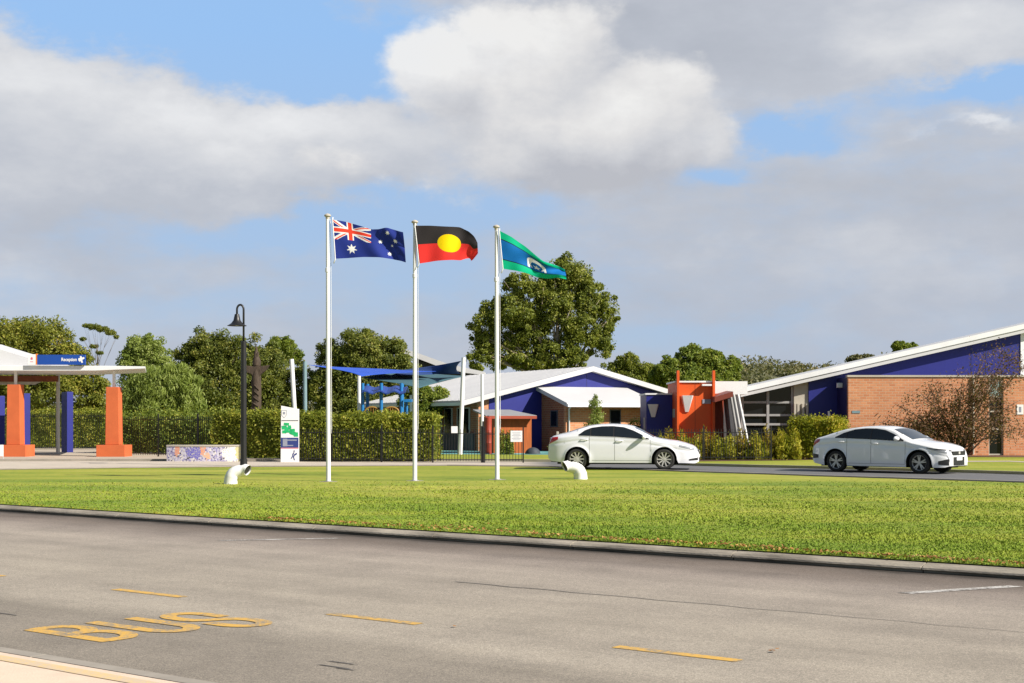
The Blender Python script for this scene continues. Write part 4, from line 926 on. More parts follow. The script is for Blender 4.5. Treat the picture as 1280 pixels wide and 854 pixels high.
oo = gx(568, 52.75); tt = thing('notice_sign', 'small blank white notice on the fence left of the leaning white post', 'sign', oo)
MB().box(-4*k, 4*k, -.035, -.022, EYE+(HZ-541.5)*k, EYE+(HZ-533)*k).build('panel', M['signwhite'], tt, bevel=.004)

# ------------------------------------------------------------------ shade sails and their posts
def spost(label, bx, tx, ty, D, r=.085, m=None, by=None):
    o = gx(bx, D); t = W(tx, ty, D)-o; m = m or M['white']
    ob = MB().tube([(0, 0, -.05), (t.x, 0, t.z)], [r, r*.9], 14).build('sail_post', m, None, smooth=60); ob.location = o
    return tag(ob, label, 'post', 'shade sail posts')
spost('leaning white post rising behind the map sign', 371.5, 364.5, 449, 60, .10)
spost('teal-grey post under the left tip of the blue sail', 381.5, 381, 452, 61, .095, M['teal'])
spost('white post under the middle corner of the blue sail', 449.3, 448.8, 470, 62, .085)
spost('thick white leaning post at the right end of the dark sail', 575, 579.5, 447, 66, .105)
spost('grey-white upright post between the leaning post and the third flagpole', 602.8, 602.6, 468, 64, .075, M['white'])
spost('short white post right of the playground tower', 514, 513.5, 494, 72, .07)
def sail(label, corners, m, sag=.14, pull=.10, n=26):
    c = [Vector(p) for p in corners]; mb = MB(); vs = []
    for i in range(n+1):
        for j in range(n+1):
            u, v = i/n, j/n
            uu = u+pull*4*v*(1-v)*(.5-u)*1.0; vv = v+pull*4*u*(1-u)*(.5-v)*1.0
            p = c[0].lerp(c[1], uu).lerp(c[3].lerp(c[2], uu), vv); p.z -= sag*16*u*(1-u)*v*(1-v)*.5
            vs.append(p-c[0])
    fs = [(i*(n+1)+j, (i+1)*(n+1)+j, (i+1)*(n+1)+j+1, i*(n+1)+j+1) for i in range(n) for j in range(n)]
    ob = mb.add(vs, fs).build('shade_sail', m, None, smooth=True); ob.location = c[0]
    s = ob.modifiers.new('cloth', 'SOLIDIFY'); s.thickness = .015
    return tag(ob, label, 'shade sail', 'blue shade sails over the playground')
sail('royal blue shade sail with its tip on the teal post', [W(386, 456, 61), W(451, 470.5, 62), W(545, 464, 67), W(475, 461, 72)], M['sailblue'], .1, .2)
sail('dark navy shade sail pulled up to the thick leaning post', [W(484, 470, 66), W(575, 467.5, 70), W(576.5, 451.5, 66), W(500, 463, 74)], M['sailnavy'], .15, .12)
sail('dull teal shade sail hanging low behind the playground tower', [W(452, 472, 64), W(524, 485, 63), W(583, 470, 71), W(490, 463, 76)], M['sailteal'], -.05, .08)

# ------------------------------------------------------------------ playground tower
o = gx(482, 60.5); k = 60.5/F; t = thing('playground_tower', 'blue playground tower with curved blue roof and yellow rails', 'playground', o)
def qx(px): return (px-482)*k
def qz(py): return EYE+(HZ-py)*k
for px, y in ((455, -.6), (478.5, -.75), (503, -.6), (457, .8), (501, .8)): MB().tube([(qx(px), y, 0), (qx(px), y, qz(479.5))], .075, 10).build('post', M['playblue'], t, smooth=60)
mb = MB(); n = 16
for i in range(n):
    x0, x1 = qx(455+54*i/n), qx(455+54*(i+1)/n); mb.slab([(x0, -1.0, qz(490.5)+.06*math.sin(i*1.2)), (x1, -1.0, qz(490.5)+.06*math.sin((i+1)*1.2)), (x1, .1, qz(483)+.04*math.sin((i+1)*1.2)), (x0, .1, qz(483)+.04*math.sin(i*1.2))], .05)
    mb.slab([(x0, .1, qz(483)+.04*math.sin(i*1.2)), (x1, .1, qz(483)+.04*math.sin((i+1)*1.2)), (x1, 1.1, qz(489)), (x0, 1.1, qz(489))], .05)
mb.build('roof', M['playroof'], t, smooth=35)
mb = MB()
for xa, xb in ((457, 477), (481, 501)):
    xc, rx = (qx(xa)+qx(xb))/2, (qx(xb)-qx(xa))/2-.04
    mb.tube([(xc-rx, -.7, qz(522))]+[(xc+rx*math.cos(R(180-a)), -.7, qz(515)+.20*math.sin(R(a))) for a in range(0, 181, 15)]+[(xc+rx, -.7, qz(522))], .035, 8)
    for f in (-.5, -.17, .17, .5): mb.tube([(xc+rx*f, -.7, qz(522)), (xc+rx*f, -.7, qz(515)+.20*math.sqrt(1-f*f))], .016, 6)
mb.build('rails', M['playyel'], t, smooth=60)
MB().box(qx(455), qx(503), -.7, .9, qz(524.5), qz(522.5)).build('deck', M['playblue'], t)
MB().slab([(qx(506), -.8, qz(500)), (qx(516), -.8, qz(500)), (qx(516), .3, qz(499)), (qx(506), .3, qz(499))], .10).build('side_shelf', M['playblue'], t)
MB().tube([(qx(509), -.3, 0), (qx(509), -.3, qz(502))], .06, 8).build('post', M['playblue'], t)

# ------------------------------------------------------------------ gabled building in the middle
RB = R(25); OB = Vector((4.30, 75, 0)); fb_ = Frame(OB, RB)
T = thing('gabled_building', 'blue gabled school building with broad white roof and brick wing', 'building', OB, RB)
zr = fb_.hit(742, 458, 0)[1]; xL, zL = fb_.hit(580, 500.5, 0); xR, zR_ = fb_.hit(838.5, 487.5, 0)
mb = MB(); th = .26; BK = 17
for xe, ze in ((xL, zL), (xR, zR_)):
    mb.add([(0, 0, zr), (xe, 0, ze), (xe, BK, ze), (0, BK, zr), (0, 0, zr-th), (xe, 0, ze-th), (xe, BK, ze-th), (0, BK, zr-th)],
           [(0, 1, 2, 3), (7, 6, 5, 4), (0, 4, 5, 1), (1, 5, 6, 2), (2, 6, 7, 3)])
mb.build('roof', M['roofw'], T)
mb = MB()   # sheet ribs running down the long left slope
n = 24
for i in range(1, n):
    y = BK*i/n; mb.add([(0, y-.02, zr+.016), (xL, y-.02, zL+.016), (xL, y+.02, zL+.016), (0, y+.02, zr+.016), (0, y-.02, zr+.002), (xL, y-.02, zL+.002), (xL, y+.02, zL+.002), (0, y+.02, zr+.002)], [(0, 3, 2, 1), (0, 1, 5, 4), (2, 3, 7, 6)])
mb.build('roof_ribs', M['roofw'], T)
yw = .45
def roofz(x): return zr-th+(zL-zr)*x/xL if x < 0 else zr-th+(zR_-zr)*x/xR
xs = fb_.hit(611, 510, yw)[0]; xw0 = xL+1.0; xw1 = xR-.35
MB().prism_y([(xw0, 0), (xs, 0), (xs, roofz(xs)-.01), (xw0, roofz(xw0)-.01)], yw, yw+.25).build('brick_wall', M['brick'], T)
MB().prism_y([(xs+.004, 0), (xw1, 0), (xw1, roofz(xw1)-.01), (0, roofz(0)-.01), (xs+.004, roofz(xs)-.01)], yw-.03, yw+.22).build('gable_wall', M['purple'], T)
mb = MB()
for px in (733,): x = fb_.hit(px, 475, yw)[0]; mb.box(x-.012, x+.012, yw-.036, yw-.031, 3.0, roofz(x)-.05)
mb.build('panel_joint', M['navy'], T)
MB().box(xw0, xw0+.22, yw+.26, BK-.6, 0, roofz(xw0)-.03).build('side_wall', M['brickshade'], T)
mb_g = MB(); mb_f = MB()
for pa, pb, y0, y1 in ((547, 553, 505, 545), (556, 566, 505, 545), (572, 588, 497, 545)):
    ya, za = fb_.hitx(pa, y0, xw0); yb, zb2 = fb_.hitx(pb, y1, xw0)
    ya, yb = min(ya, yb), max(ya, yb); z0 = max(.75, min(za, zb2)); z1 = min(2.25, max(za, zb2))
    fr = MB().box(xw0-.05, xw0-.004, ya, yb, z0, z1).build('window', M['lightgrey'], T)
    MB().box(xw0-.058, xw0-.052, ya+.12, yb-.12, z0+.06, z1-.06).build('glass', M['glass'], fr)
ya, yb = sorted((fb_.hitx(545, 540, xw0-.1)[0], fb_.hitx(592, 540, xw0-.1)[0]))
MB().box(xw0-.14, xw0-.062, ya, yb, 0, .92).build('dado_panel', M['darkgrey'], T)
# gutter on the left eave
MB().box(xL-.10, xL+.004, .02, BK, zL-th, zL-th+.16).build('gutter', M['white'], T)
# brick wing with skillion roof
wx0 = fb_.hit(676, 540, yw)[0]; yf = -2.35; wxf = fb_.hit(708, 540, yf)[0]; wx0 = (wx0+wxf)/2; wx1 = fb_.hit(812, 540, yf)[0]
zt1 = fb_.hit(735, 484.3, yw-.08)[1]; ze = fb_.hit(755, 504.0, yf-.75)[1]; xr0 = fb_.hit(667.5, 486, yw-.1)[0]; xr0b = fb_.hit(711, 505, yf-.75)[0]
def wz(y): return ze+(zt1-ze)*(y-(yf-.75))/(yw-.08-(yf-.75))
zwt = wz(yf)-.24
MB().box(wx0, wx1, yf, yf+.22, 0, zwt).build('wing_front_wall', M['brick'], T)
mbs = MB(); mbs.add([(wx0, yf+.224, 0), (wx0, yw-.034, 0), (wx0, yw-.034, wz(yw-.1)-.25), (wx0, yf+.224, zwt), (wx0+.22, yf+.224, 0), (wx0+.22, yw-.034, 0), (wx0+.22, yw-.034, wz(yw-.1)-.25), (wx0+.22, yf+.224, zwt)], [(0, 3, 2, 1), (4, 5, 6, 7), (3, 7, 6, 2), (0, 4, 7, 3), (0, 1, 5, 4), (1, 2, 6, 5)]); mbs.build('wing_side_wall', M['brickshade'], T)
xro = min(xr0, xr0b)+.15
MB().slab([(xro, yf-.75, ze), (wx1+.2, yf-.75, ze), (wx1+.2, yw-.04, wz(yw-.04)), (xro, yw-.04, wz(yw-.04))][::1], .2).build('wing_roof', M['roofw'], T)
MB().box(xro, wx1+.2, yf-.87, yf-.754, ze-.2, ze-.06).build('gutter', M['white'], T)
def win(pa, pb, y0, y1, yl, parent, frame=M['darkgrey']):
    xa, z1 = fb_.hit(pa, y0, yl); xb, z0 = fb_.hit(pb, y1, yl)
    fr = MB(); e = .05; fr.box(xa, xa+e, yl-.03, yl-.004, z0, z1); fr.box(xb-e, xb, yl-.03, yl-.004, z0, z1); fr.box(xa+e, xb-e, yl-.03, yl-.004, z1-e, z1); fr.box(xa+e, xb-e, yl-.03, yl-.004, z0, z0+e)
    f = fr.build('window', frame, parent); MB().box(xa+e, xb-e, yl-.015, yl-.005, z0+e, z1-e).build('glass', M['glass'], f)
win(762, 776, 512, 536, yf, T); win(760, 777, 536.8, 538, yf, T, M['cream'])
ya, za = fb_.hitx(688.5, 513, wx0); yb, zb2 = fb_.hitx(697.5, 534, wx0); ya, yb = sorted((ya, yb))
fr = MB().box(wx0-.03, wx0-.003, ya, yb, zb2, za).build('window', M['darkgrey'], T); MB().box(wx0-.036, wx0-.031, ya+.1, yb-.1, zb2+.06, za-.06).build('glass', M['glass'], fr)

MB().tube([(wxf+.12, yf-.06, .1), (wxf+.12, yf-.06, zwt-.25), (wxf+.12, yf-.5, zwt+.02)], .045, 8).build('downpipe', M['white'], T, smooth=60)
# orange shed in front of it
os_ = gx(640, 68); fs_ = Frame(os_, R(18)); t = thing('garden_shed', 'small orange shed with tin roof below the blue gable', 'shed', os_, R(18))
xa, za = fs_.hit(617, 521, 0); xb, zb2 = fs_.hit(664.5, 521, 0)
MB().box(xa, xb, 0, 2.4, 0, za).build('wall', M['shedor'], t, bevel=.01)
MB().box(xa-.004, xa+.1, .05, 2.38, .05, za-.02).build('side_wall', M['redpaint'], t) if False else None
xr = fs_.hit(607, 520, -.4)[0]
MB().slab([(xr, -.4, za+.06), (xb+.12, -.4, za+.06), (xb-.25, 2.6, za+.36), (xr+.25, 2.6, za+.36)], .07).build('roof', M['tin'], t)
MB().box(xr, xb+.12, -.42, -.404, za-.10, za+.04).build('fascia', M['redpaint'], t)
o = gx(610.5, 67); tt = thing('water_drum', 'tall rust-red drum standing left of the orange shed', 'tank', o); k = 67/F
MB().lathe([(0, 0), (.16, 0), (.165, .02), (.16, .5), (.168, .52), (.16, .54), (.16, 1.0), (.168, 1.02), (.16, 1.04), (.16, EYE+(HZ-521.5)*k-.03), (.12, EYE+(HZ-521.5)*k), (0, EYE+(HZ-521)*k)], n=20).build('drum', M['terracotta'], tt, smooth=40)
MB().lathe([(0, 0), (.05, .01), (.05, .05), (0, .06)], (0, 0, EYE+(HZ-521)*k), 12).build('cap', M['darkgrey'], tt, smooth=40)
o = gx(546.5, 62); ob = MB().tube([(0, 0, 0), (.01, 0, .7), (0, 0, EYE+(HZ-527)/F*62)], [.11, .10, .095], 12).build('log_post', M['logpost'], None, smooth=50); ob.location = o; tag(ob, 'short red-brown log post right of the hedge end', 'post')
# planter, boulder, bench in the play yard
o = gx(697, 67); t = thing('planter', 'pale stone planter box with a thin post behind the sedan tail', 'planter', o); k = 67/F
MB().prism_y([(-.30, 0), (.22, 0), (.32, .42), (-.40, .42)], -.3, .3).build('box', M['cream'], t, bevel=.02); MB().box(-.06, .06, .02, .14, .42, 1.05).build('post', M['cream'], t, bevel=.02)
o = gx(666, 66.5); mb = MB(); vs, fs = [], []; n1, n2 = 8, 18
for i in range(n1+1):
    for j in range(n2):
        a, b_ = R(90*i/n1), 2*math.pi*j/n2; q = 1+.06*math.sin(3*b_)+.04*math.sin(5*b_+2*a); vs.append((.36*q*math.cos(b_)*math.cos(a), .32*q*math.sin(b_)*math.cos(a), .34*math.sin(a)-.02))
for i in range(n1):
    for j in range(n2): fs.append((i*n2+j, i*n2+(j+1) % n2, (i+1)*n2+(j+1) % n2, (i+1)*n2+j))
ob = mb.add(vs, fs).build('play_dome', mat('dark_slate_rubber', (.05, .06, .075), .7, .25, 5), None, smooth=True); ob.location = o; tag(ob, 'dark slate dome on the turquoise play surface', 'dome')

# white roof of a further building behind the sails
o = gx(560, 92); k = 92/F; t = thing('rear_building', 'further white roofed building seen through trees behind the sails', 'building', o)
def rz_(py): return EYE+(HZ-py)*k
def rx_(px): return (px-560)*k
MB().prism_y([(rx_(500), rz_(434.5)), (rx_(524), rz_(442)), (rx_(560), rz_(455)), (rx_(606), rz_(465)), (rx_(606), rz_(469)), (rx_(580), rz_(466)), (rx_(545), rz_(457)), (rx_(520), rz_(447.5)), (rx_(500), rz_(440))], 0, 9).build('roof', M['roofw'], t)
MB().prism_y([(rx_(515), 0), (rx_(598), 0), (rx_(598), rz_(469)), (rx_(560), rz_(462)), (rx_(530), rz_(452)), (rx_(515), rz_(446.5))], .8, 8).build('wall', M['darkgrey'], t)  # wall coloured dark grey to look like shade below the roof

# ------------------------------------------------------------------ blue and orange entrance blocks
O2 = gx(868, 62); f2 = Frame(O2, 0); T2 = thing('entrance_block', 'orange rendered entrance block with fins and red portal roof', 'building', O2)
def ex(px, y=0): return f2.hit(px, HZ, y)[0]
def ez(py, y=0): return f2.hit(868, py, y)[1]
MB().box(ex(845.5), ex(893), 0, 3.4, 0, ez(478.3)).build('front_wall', M['orange'], T2)
MB().box(ex(845.5)-.003, ex(845.5)+.2, .02, 3.38, 0, ez(478.5)).build('side_wall', M['redpaint'], T2) if False else None
MB().box(ex(845.5)-.06, ex(893)+.06, -.06, 3.46, ez(478.3)+.002, ez(476.2)).build('coping', M['white'], T2)
for px in (847, 891.5):
    MB().box(ex(px)-.055, ex(px)+.055, -.22, -.004, 0, ez(463.5)).build('fin', M['orange'], T2, bevel=.008)
mb = MB()
for px in (869,): mb.box(ex(px)-.008, ex(px)+.008, -.006, -.003, .2, ez(479))
mb.build('panel_joint', M['redpaint'], T2)
def wedge(T_, fx, fz, cx, ytop, ybot, wt, wb, y=-.004):
    mb = MB(); z1, z0 = fz(ytop), fz(ybot); a, b_ = wt*.5, wb*.5; x = fx(cx)
    mb.add([(x-a, y, z1), (x+a, y, z1), (x+b_, y, z0), (x-b_, y, z0), (x-a*.75, y-.28, z1), (x+a*.75, y-.28, z1), (x+b_*.9, y-.06, z0), (x-b_*.9, y-.06, z0)], [(4, 7, 6, 5), (0, 4, 5, 1), (3, 2, 6, 7), (0, 3, 7, 4), (1, 5, 6, 2)])
    mb.build('wall_light', M['white'], T_)
wedge(T2, ex, ez, 858.5, 494.5, 515, .58, .16)
MB().box(ex(878), ex(888.5), -.03, -.004, ez(504.8), ez(499.2)).build('name_plate', M['signgrey'], T2, bevel=.004)
MB().box(ex(876.5), ex(888.5), -.30, -.004, ez(482.8), ez(480.4)).build('flood_light', M['white'], T2, bevel=.01)
MB().box(ex(845.5)-.012, ex(845.5)-.003, .5, 1.4, ez(522), ez(511)).build('meter_box', M['cream'], T2)
# white box behind, portal and red recessed wall
MB().box(ex(893.3, .6), ex(933, .6)+.1, .9, 4.5, ez(493, .6), ez(476.5, .6)).build('white_parapet', M['white'], T2)
MB().box(ex(893)+.004, ex(906), .35, .6, 0, ez(492, .3)).build('recess_wall', M['redpaint'], T2)
MB().slab([(ex(893.5, -1.05), -1.05, ez(496.5, -1.05)), (ex(916.5, -1.05), -1.05, ez(489.5, -1.05)), (ex(916.5, -1.05), .85, ez(487.5, -1.05)), (ex(893.5, -1.05), .85, ez(494.5, -1.05))], .22).build('portal_roof', M['portal'], T2)
xb_ = 277/F*61-O2.x; xt_ = 269.5/F*61-O2.x
MB().prism_y([(xb_, 0), (xb_+.08, 0), (xt_+.08, ez(495.5, -1)), (xt_, ez(495.5, -1))], -1.0, .28).build('slanted_wall', M['darkgrey'], T2)
MB().box(ex(903), ex(926, .6), .65, .75, 0, ez(494, .6)).build('glazed_door', M['darkgrey'], T2)
for (pb, pt_, yy, m_) in ((926, 913, -.3, 'grey'), (931.5, 917, -1.0, 'lightgrey'), (938.5, 922.5, -.7, 'white')):
    MB().tube([(ex(pb, yy), yy, 0), (ex(pt_, yy), yy, ez(493, yy))], .058, 10).build('raking_column', M[m_], T2, smooth=60)
O3 = gx(822, 63.5); f3 = Frame(O3, 0); T3 = thing('blue_block', 'navy blue cubic block with white coping and wall light', 'building', O3)
def bx_(px, y=0): return f3.hit(px, HZ, y)[0]
def bz_(py, y=0): return f3.hit(822, py, y)[1]
MB().box(bx_(808), ex(845.5)+O2.x-O3.x-.01, 0, 3.0, 0, bz_(493.6)).build('wall', M['purple'], T3)
MB().box(bx_(808)-.05, ex(845.5)+O2.x-O3.x-.01, -.05, 3.05, bz_(493.6)+.002, bz_(491.6)).build('coping', M['white'], T3)
wedge(T3, bx_, bz_, 816.5, 505.5, 521.5, .5, .17)
MB().box(bx_(808)-.014, bx_(808)-.003, .6, 1.3, .9, 1.7).build('vent_panel', M['grey'], T3)

# ------------------------------------------------------------------ right building: skillion roof, blue wall, brick block
O4 = gx(1060, 66); f4 = Frame(O4, 0); T4 = thing('skillion_building', 'long building with rising white roof, blue panels and orange brick block', 'building', O4)
def h4(px, py, y): return f4.hit(px, py, y)
yr = -.42
(xa, za), (xb, zb2) = h4(921, 487.5, yr), h4(1290, 404, yr); (xa2, za2), (xb2, zb3) = h4(921, 495.5, yr), h4(1290, 416, yr)
sl_ = (zb2-za)/(xb-xa); xe = xb+5; ze_ = zb2+5*sl_; thk = (za-za2+zb2-zb3)/2
MB().prism_y([(xa, za-thk), (xe, ze_-thk), (xe, ze_), (xa, za)], yr, 9).build('roof', M['roofw'], T4)
MB().prism_y([(xa-.03, za-thk*.5), (xe, ze_-thk*.5), (xe, ze_+.04), (xa-.03, za+.04)], yr-.05, yr-.004).build('fascia', M['white'], T4)
def under(x): return za-thk+(x-xa)*sl_-.01
bx0, bx1 = h4(1011, 500, 0)[0], h4(1275.5, 460, 0)[0]
MB().prism_y([(bx0, 0), (bx1, 0), (bx1, under(bx1)), (bx0, under(bx0))], 0, .25).build('panel_wall', M['purple'], T4)
MB().prism_y([(bx1+.004, 0), (bx1+.22, 0), (bx1+.22, under(bx1+.22)), (bx1+.004, under(bx1))], -.04, .25).build('white_corner', M['white'], T4)
MB().prism_y([(bx1+.23, 0), (xe-.5, 0), (xe-.5, under(xe-.5)), (bx1+.23, under(bx1+.23))], 0.02, .25).build('end_wall', M['white'], T4)
mb = MB()
for px in (1214, 1232): x = h4(px, 450, 0)[0]; mb.box(x-.012, x+.012, -.006, -.003, 3.4, under(x)-.05)
mb.build('panel_joint', M['navy'], T4)
yk = -2.2; kx0, kz1 = h4(1060.5, 471.5, yk); kx1 = kx0+12
wx_a, wx_b = h4(1236, 500, yk)[0], h4(1254.5, 500, yk)[0]
zA = kz1
MB().box(kx0, wx_a, yk, yk+.25, 0, zA).build('brick_front', M['brick'], T4)
MB().box(wx_b, kx1, yk, yk+.25, 0, zA).build('brick_front', M['brick'], T4)
MB().box(kx0+.003, kx0+.22, yk+.254, -.004, 0, zA).build('brick_side', M['navy'], T4)
MB().box(kx0+.1, kx1-.1, yk+.3, -.01, zA-.3, zA-.05).build('brick_block_roof', M['grey'], T4)
MB().box(kx0-.05, kx1, yk-.05, yk+.30, zA+.002, zA+.09).build('coping', M['cream'], T4)
MB().box(wx_a+.002, wx_b-.002, yk+.14, yk+.2, 0, zA-.01).build('tall_window', M['glass'], T4)
w4 = MB()
for zq in (.02, 1.15, 1.95, 2.6, zA-.09): w4.box(wx_a+.003, wx_b-.003, yk+.08, yk+.138, zq, zq+.06)
w4.box(wx_a+.003, wx_a+.05, yk+.07, yk+.137, 0, zA-.02); w4.box(wx_b-.05, wx_b-.003, yk+.07, yk+.137, 0, zA-.02); w4.build('window_frame', M['cream'], T4)
MB().box(wx_a+.05, wx_b-.05, yk+.10, yk+.138, 2.67, zA-.1).build('frosted_pane', mat('pale_teal_pane', (.30, .42, .42), .3, .4, 4), T4)
xq, zq = h4(1052, 482, -1.0); MB().box(xq-.2, kx0-.003, -1.1, -.85, zq-.10, zq+.12).build('flood_light', M['white'], T4, bevel=.01)
xq, zq = h4(1070, 515, yk); MB().box(xq-.18, xq+.18, yk-.02, yk-.003, zq-.06, zq+.06).build('blue_plate', M['teal'], T4)
xq, zq = h4(1275, 512, yk); MB().box(xq-.15, xq+.15, yk-.03, yk-.003, zq-.22, zq+.22).build('sign_plate', M['signwhite'], T4)
MB().box(xq-.05, xq+.05, yk-.036, yk-.031, zq-.12, zq+.12).build('sign_mark', M['signgrey'], T4)
MB().tube([(h4(1038, 540, -1.5)[0], -1.5, 0), (h4(1036, 515, -1.5)[0], -1.5, h4(1036, 514, -1.5)[1])], .05, 8).build('bollard_light', M['white'], T4, smooth=60)
# glass wall
gx0, gx1 = h4(915, 500, .2)[0], h4(992, 500, .2)[0]
MB().prism_y([(gx0, .5), (gx1, .5), (gx1, under(gx1)), (gx0, max(.6, under(gx0)))], .30, .34).build('glazing', M['glass'], T4)
mb = MB()
for px in (928, 960, 990.5): x = h4(px, 500, .2)[0]; mb.box(x-.06, x+.06, .20, .296, .5, under(x)-.01)
for py in (503, 519, 530.5): z = h4(960, py, .2)[1]; mb.box(gx0+.3, gx1, .22, .290, z-.05, z+.05)
mb.build('glazing_frame', M['grey'], T4)
MB().box(gx0, gx1+.9, .0, .4, 0, .496).build('plinth', M['orange'], T4)
MB().prism_y([(gx1+.003, .5), (bx0-.004, .5), (bx0-.004, under(bx0-.01)), (gx1+.003, under(gx1))], .1, .35).build('cream_wall', M['cream'], T4)
mb = MB()
for px in (994, 998, 1004, 1009): x = h4(px, 500, -.1)[0]; mb.box(x-.05, x+.05, -.12, .096, .5, 2.35)
mb.build('slats', M['cream'], T4)
x = h4(1216, 500, yk)[0]; MB().tube([(x, yk-.07, .05), (x, yk-.07, zA)], .05, 8).build('downpipe', M['cream'], T4, smooth=60)

# ------------------------------------------------------------------ cars
def smooth(a, k):
    ker = np.hanning(k+2)[1:-1]; ker /= ker.sum(); return np.convolve(np.pad(a, k//2, 'edge'), ker, 'valid')
def car(label, P, loc, rz):
    L, Wd = P['L'], P['W']; half = L/2
    t = thing('parked_car', label, 'car', loc, rz, 'white sedans on the driveway')
    xa, xf, rw = P['axles'][0], P['axles'][1], P['rw']; Ra = rw+.065
    fine = np.linspace(0, L, 1201); ztf = smooth(np.interp(fine, *zip(*P['top'])), 61); ztf[0] = P['top'][0][1]
    ztf = np.minimum(ztf, np.interp(fine, *zip(*P['top']))+.03)
    blf = smooth(np.interp(fine, *zip(*P['belt'])), 41)
    zt = lambda x: np.interp(x, fine, ztf)
    belt = lambda x: np.minimum(np.interp(x, fine, blf), zt(x)-.03)
    def zbot(x):
        b = np.interp(x, *zip(*P['bot'])).copy()
        for a in (xa, xf):
            d = np.abs(x-a); m = d < Ra; b[m] = np.maximum(b[m], rw+np.sqrt(np.maximum(Ra**2-d[m]**2, 0)))
        return b
    def plan(x): s = (x-half)/half; return Wd/2*(1-.05*s**2-P.get('nose', .26)*np.abs(s)**9)
    def ysurf(x, z):
        w_ = plan(x); b = belt(x); z_t = zt(x); lo = np.clip((.42-z)/.42, 0, 1)
        y = w_*(1-.09*lo**2-.02*np.clip((z-.62)/.4, 0, 1.2)**2)
        # character crease at handle height
        y = y-.012*np.clip(1-np.abs(z-(b-.16))/.05, 0, 1)
        g = np.clip(z-b, 0, None); y = y-g*P['tumble']
        hgt = z_t-b; r = np.where(hgt > .2, .055, .11); q = np.clip((z-(z_t-r))/r, 0, 1); y = y-r*1.35*(1-np.sqrt(np.maximum(1-q*q, 0)))
        # flares round the wheels
        for a in (xa, xf): d = np.hypot(x-a, z-rw); y = y+.022*np.exp(-((d-Ra)/.05)**2)*(z < b)
        return y
    base = np.concatenate([half-half*np.cos(np.linspace(0, math.pi, 90)), np.concatenate([a+Ra*np.cos(np.linspace(0, math.pi, 40)) for a in (xa, xf)])])
    xs = np.unique(np.round(np.clip(base, 0, L), 4)); nx = len(xs); nr = 30; nt_ = 12
    s = np.linspace(0, 1, nr); s = 1-(1-s)**1.6
    zb_ = zbot(xs); zt_ = zt(xs); Zg = zb_[:, None]+(zt_-zb_)[:, None]*s[None, :]; Xg = np.repeat(xs[:, None], nr, 1); Yg = ysurf(Xg, Zg)
    cam_ = .035
    topw = np.linspace(1, -1, nt_+1)[1:-1]
    ring = []
    ring.append(np.stack([Xg-half, -Yg, Zg], -1))                                    # right side upwards
    ye = Yg[:, -1]
    ring.append(np.stack([np.repeat(xs[:, None], nt_-1, 1)-half, -ye[:, None]*topw, zt_[:, None]+cam_*(1-topw**2)], -1))
    ring.append(np.stack([Xg-half, Yg, Zg], -1)[:, ::-1])                            # left side downwards
    V_ = np.concatenate(ring, 1); m = V_.shape[1]; vs = V_.reshape(-1, 3).tolist(); fs = []
    for i in range(nx-1):
        for j in range(m-1): fs.append((i*m+j, i*m+j+1, (i+1)*m+j+1, (i+1)*m+j)[::-1])
    fs.append(tuple(range(m))[::1]); fs.append(tuple((nx-1)*m+j for j in range(m))[::-1])
    body = MB().add(vs, fs).build('body', P['paint'], t, smooth=38)
    # underside, dark
    ub = MB(); yb_ = Yg[:, 0]; vs = []
    for i in range(nx): vs += [(xs[i]-half, -yb_[i]+.01, zb_[i]+.004), (xs[i]-half, yb_[i]-.01, zb_[i]+.004)]
    ub.add(vs, [(2*i, 2*i+1, 2*i+3, 2*i+2) for i in range(nx-1)]); ub.box(.3-half, L-.3-half, -(Wd/2-.27), Wd/2-.27, .17, .70); ub.build('underbody', M['under'], t)
    def patch(name, m, lo, hi, x0, x1, side, off=.005, n=40, rows=8, parent=None):
        x = np.linspace(x0, x1, n); s_ = np.linspace(0, 1, rows); a, b = lo(x), np.maximum(hi(x), lo(x)+.002)
        Z = a[:, None]+(b-a)[:, None]*s_; Xp = np.repeat(x[:, None], rows, 1); Yp = ysurf(Xp, Z)+off
        v = np.stack([Xp-half, Yp*side, Z], -1).reshape(-1, 3).tolist()
        f = [(i*rows+j, (i+1)*rows+j, (i+1)*rows+j+1, i*rows+j+1) for i in range(n-1) for j in range(rows-1)]
        if side > 0: f = [q[::-1] for q in f]
        return MB().add(v, f).build(name, m, parent or t, smooth=True)
    def toppatch(name, m, x0, x1, wf, off=.006, n=24, parent=None, taper=0.):
        x = np.linspace(x0, x1, n); tw = np.linspace(-1, 1, 14); ye_ = ysurf(x, zt(x)-.002)
        sl = np.gradient(zt(x), x); nn = np.stack([-sl, np.ones_like(sl)], 1); nn /= np.linalg.norm(nn, axis=1, keepdims=True)
        wfx = wf
        Xp = x[:, None]+nn[:, :1]*off+0*tw; Zp = zt(x)[:, None]+cam_*(1-(tw*wf)**2)[None, :]+nn[:, 1:]*off; Yp = ye_[:, None]*tw*wfx
        v = np.stack([Xp-half, Yp, Zp], -1).reshape(-1, 3).tolist()
        f = [(i*14+j, (i+1)*14+j, (i+1)*14+j+1, i*14+j+1) for i in range(n-1) for j in range(13)]
        return MB().add(v, f).build(name, m, parent or t, smooth=True)
    wt = lambda x: np.interp(x, *zip(*P['wtop'])); wb = lambda x: np.interp(x, fine, blf)+.012
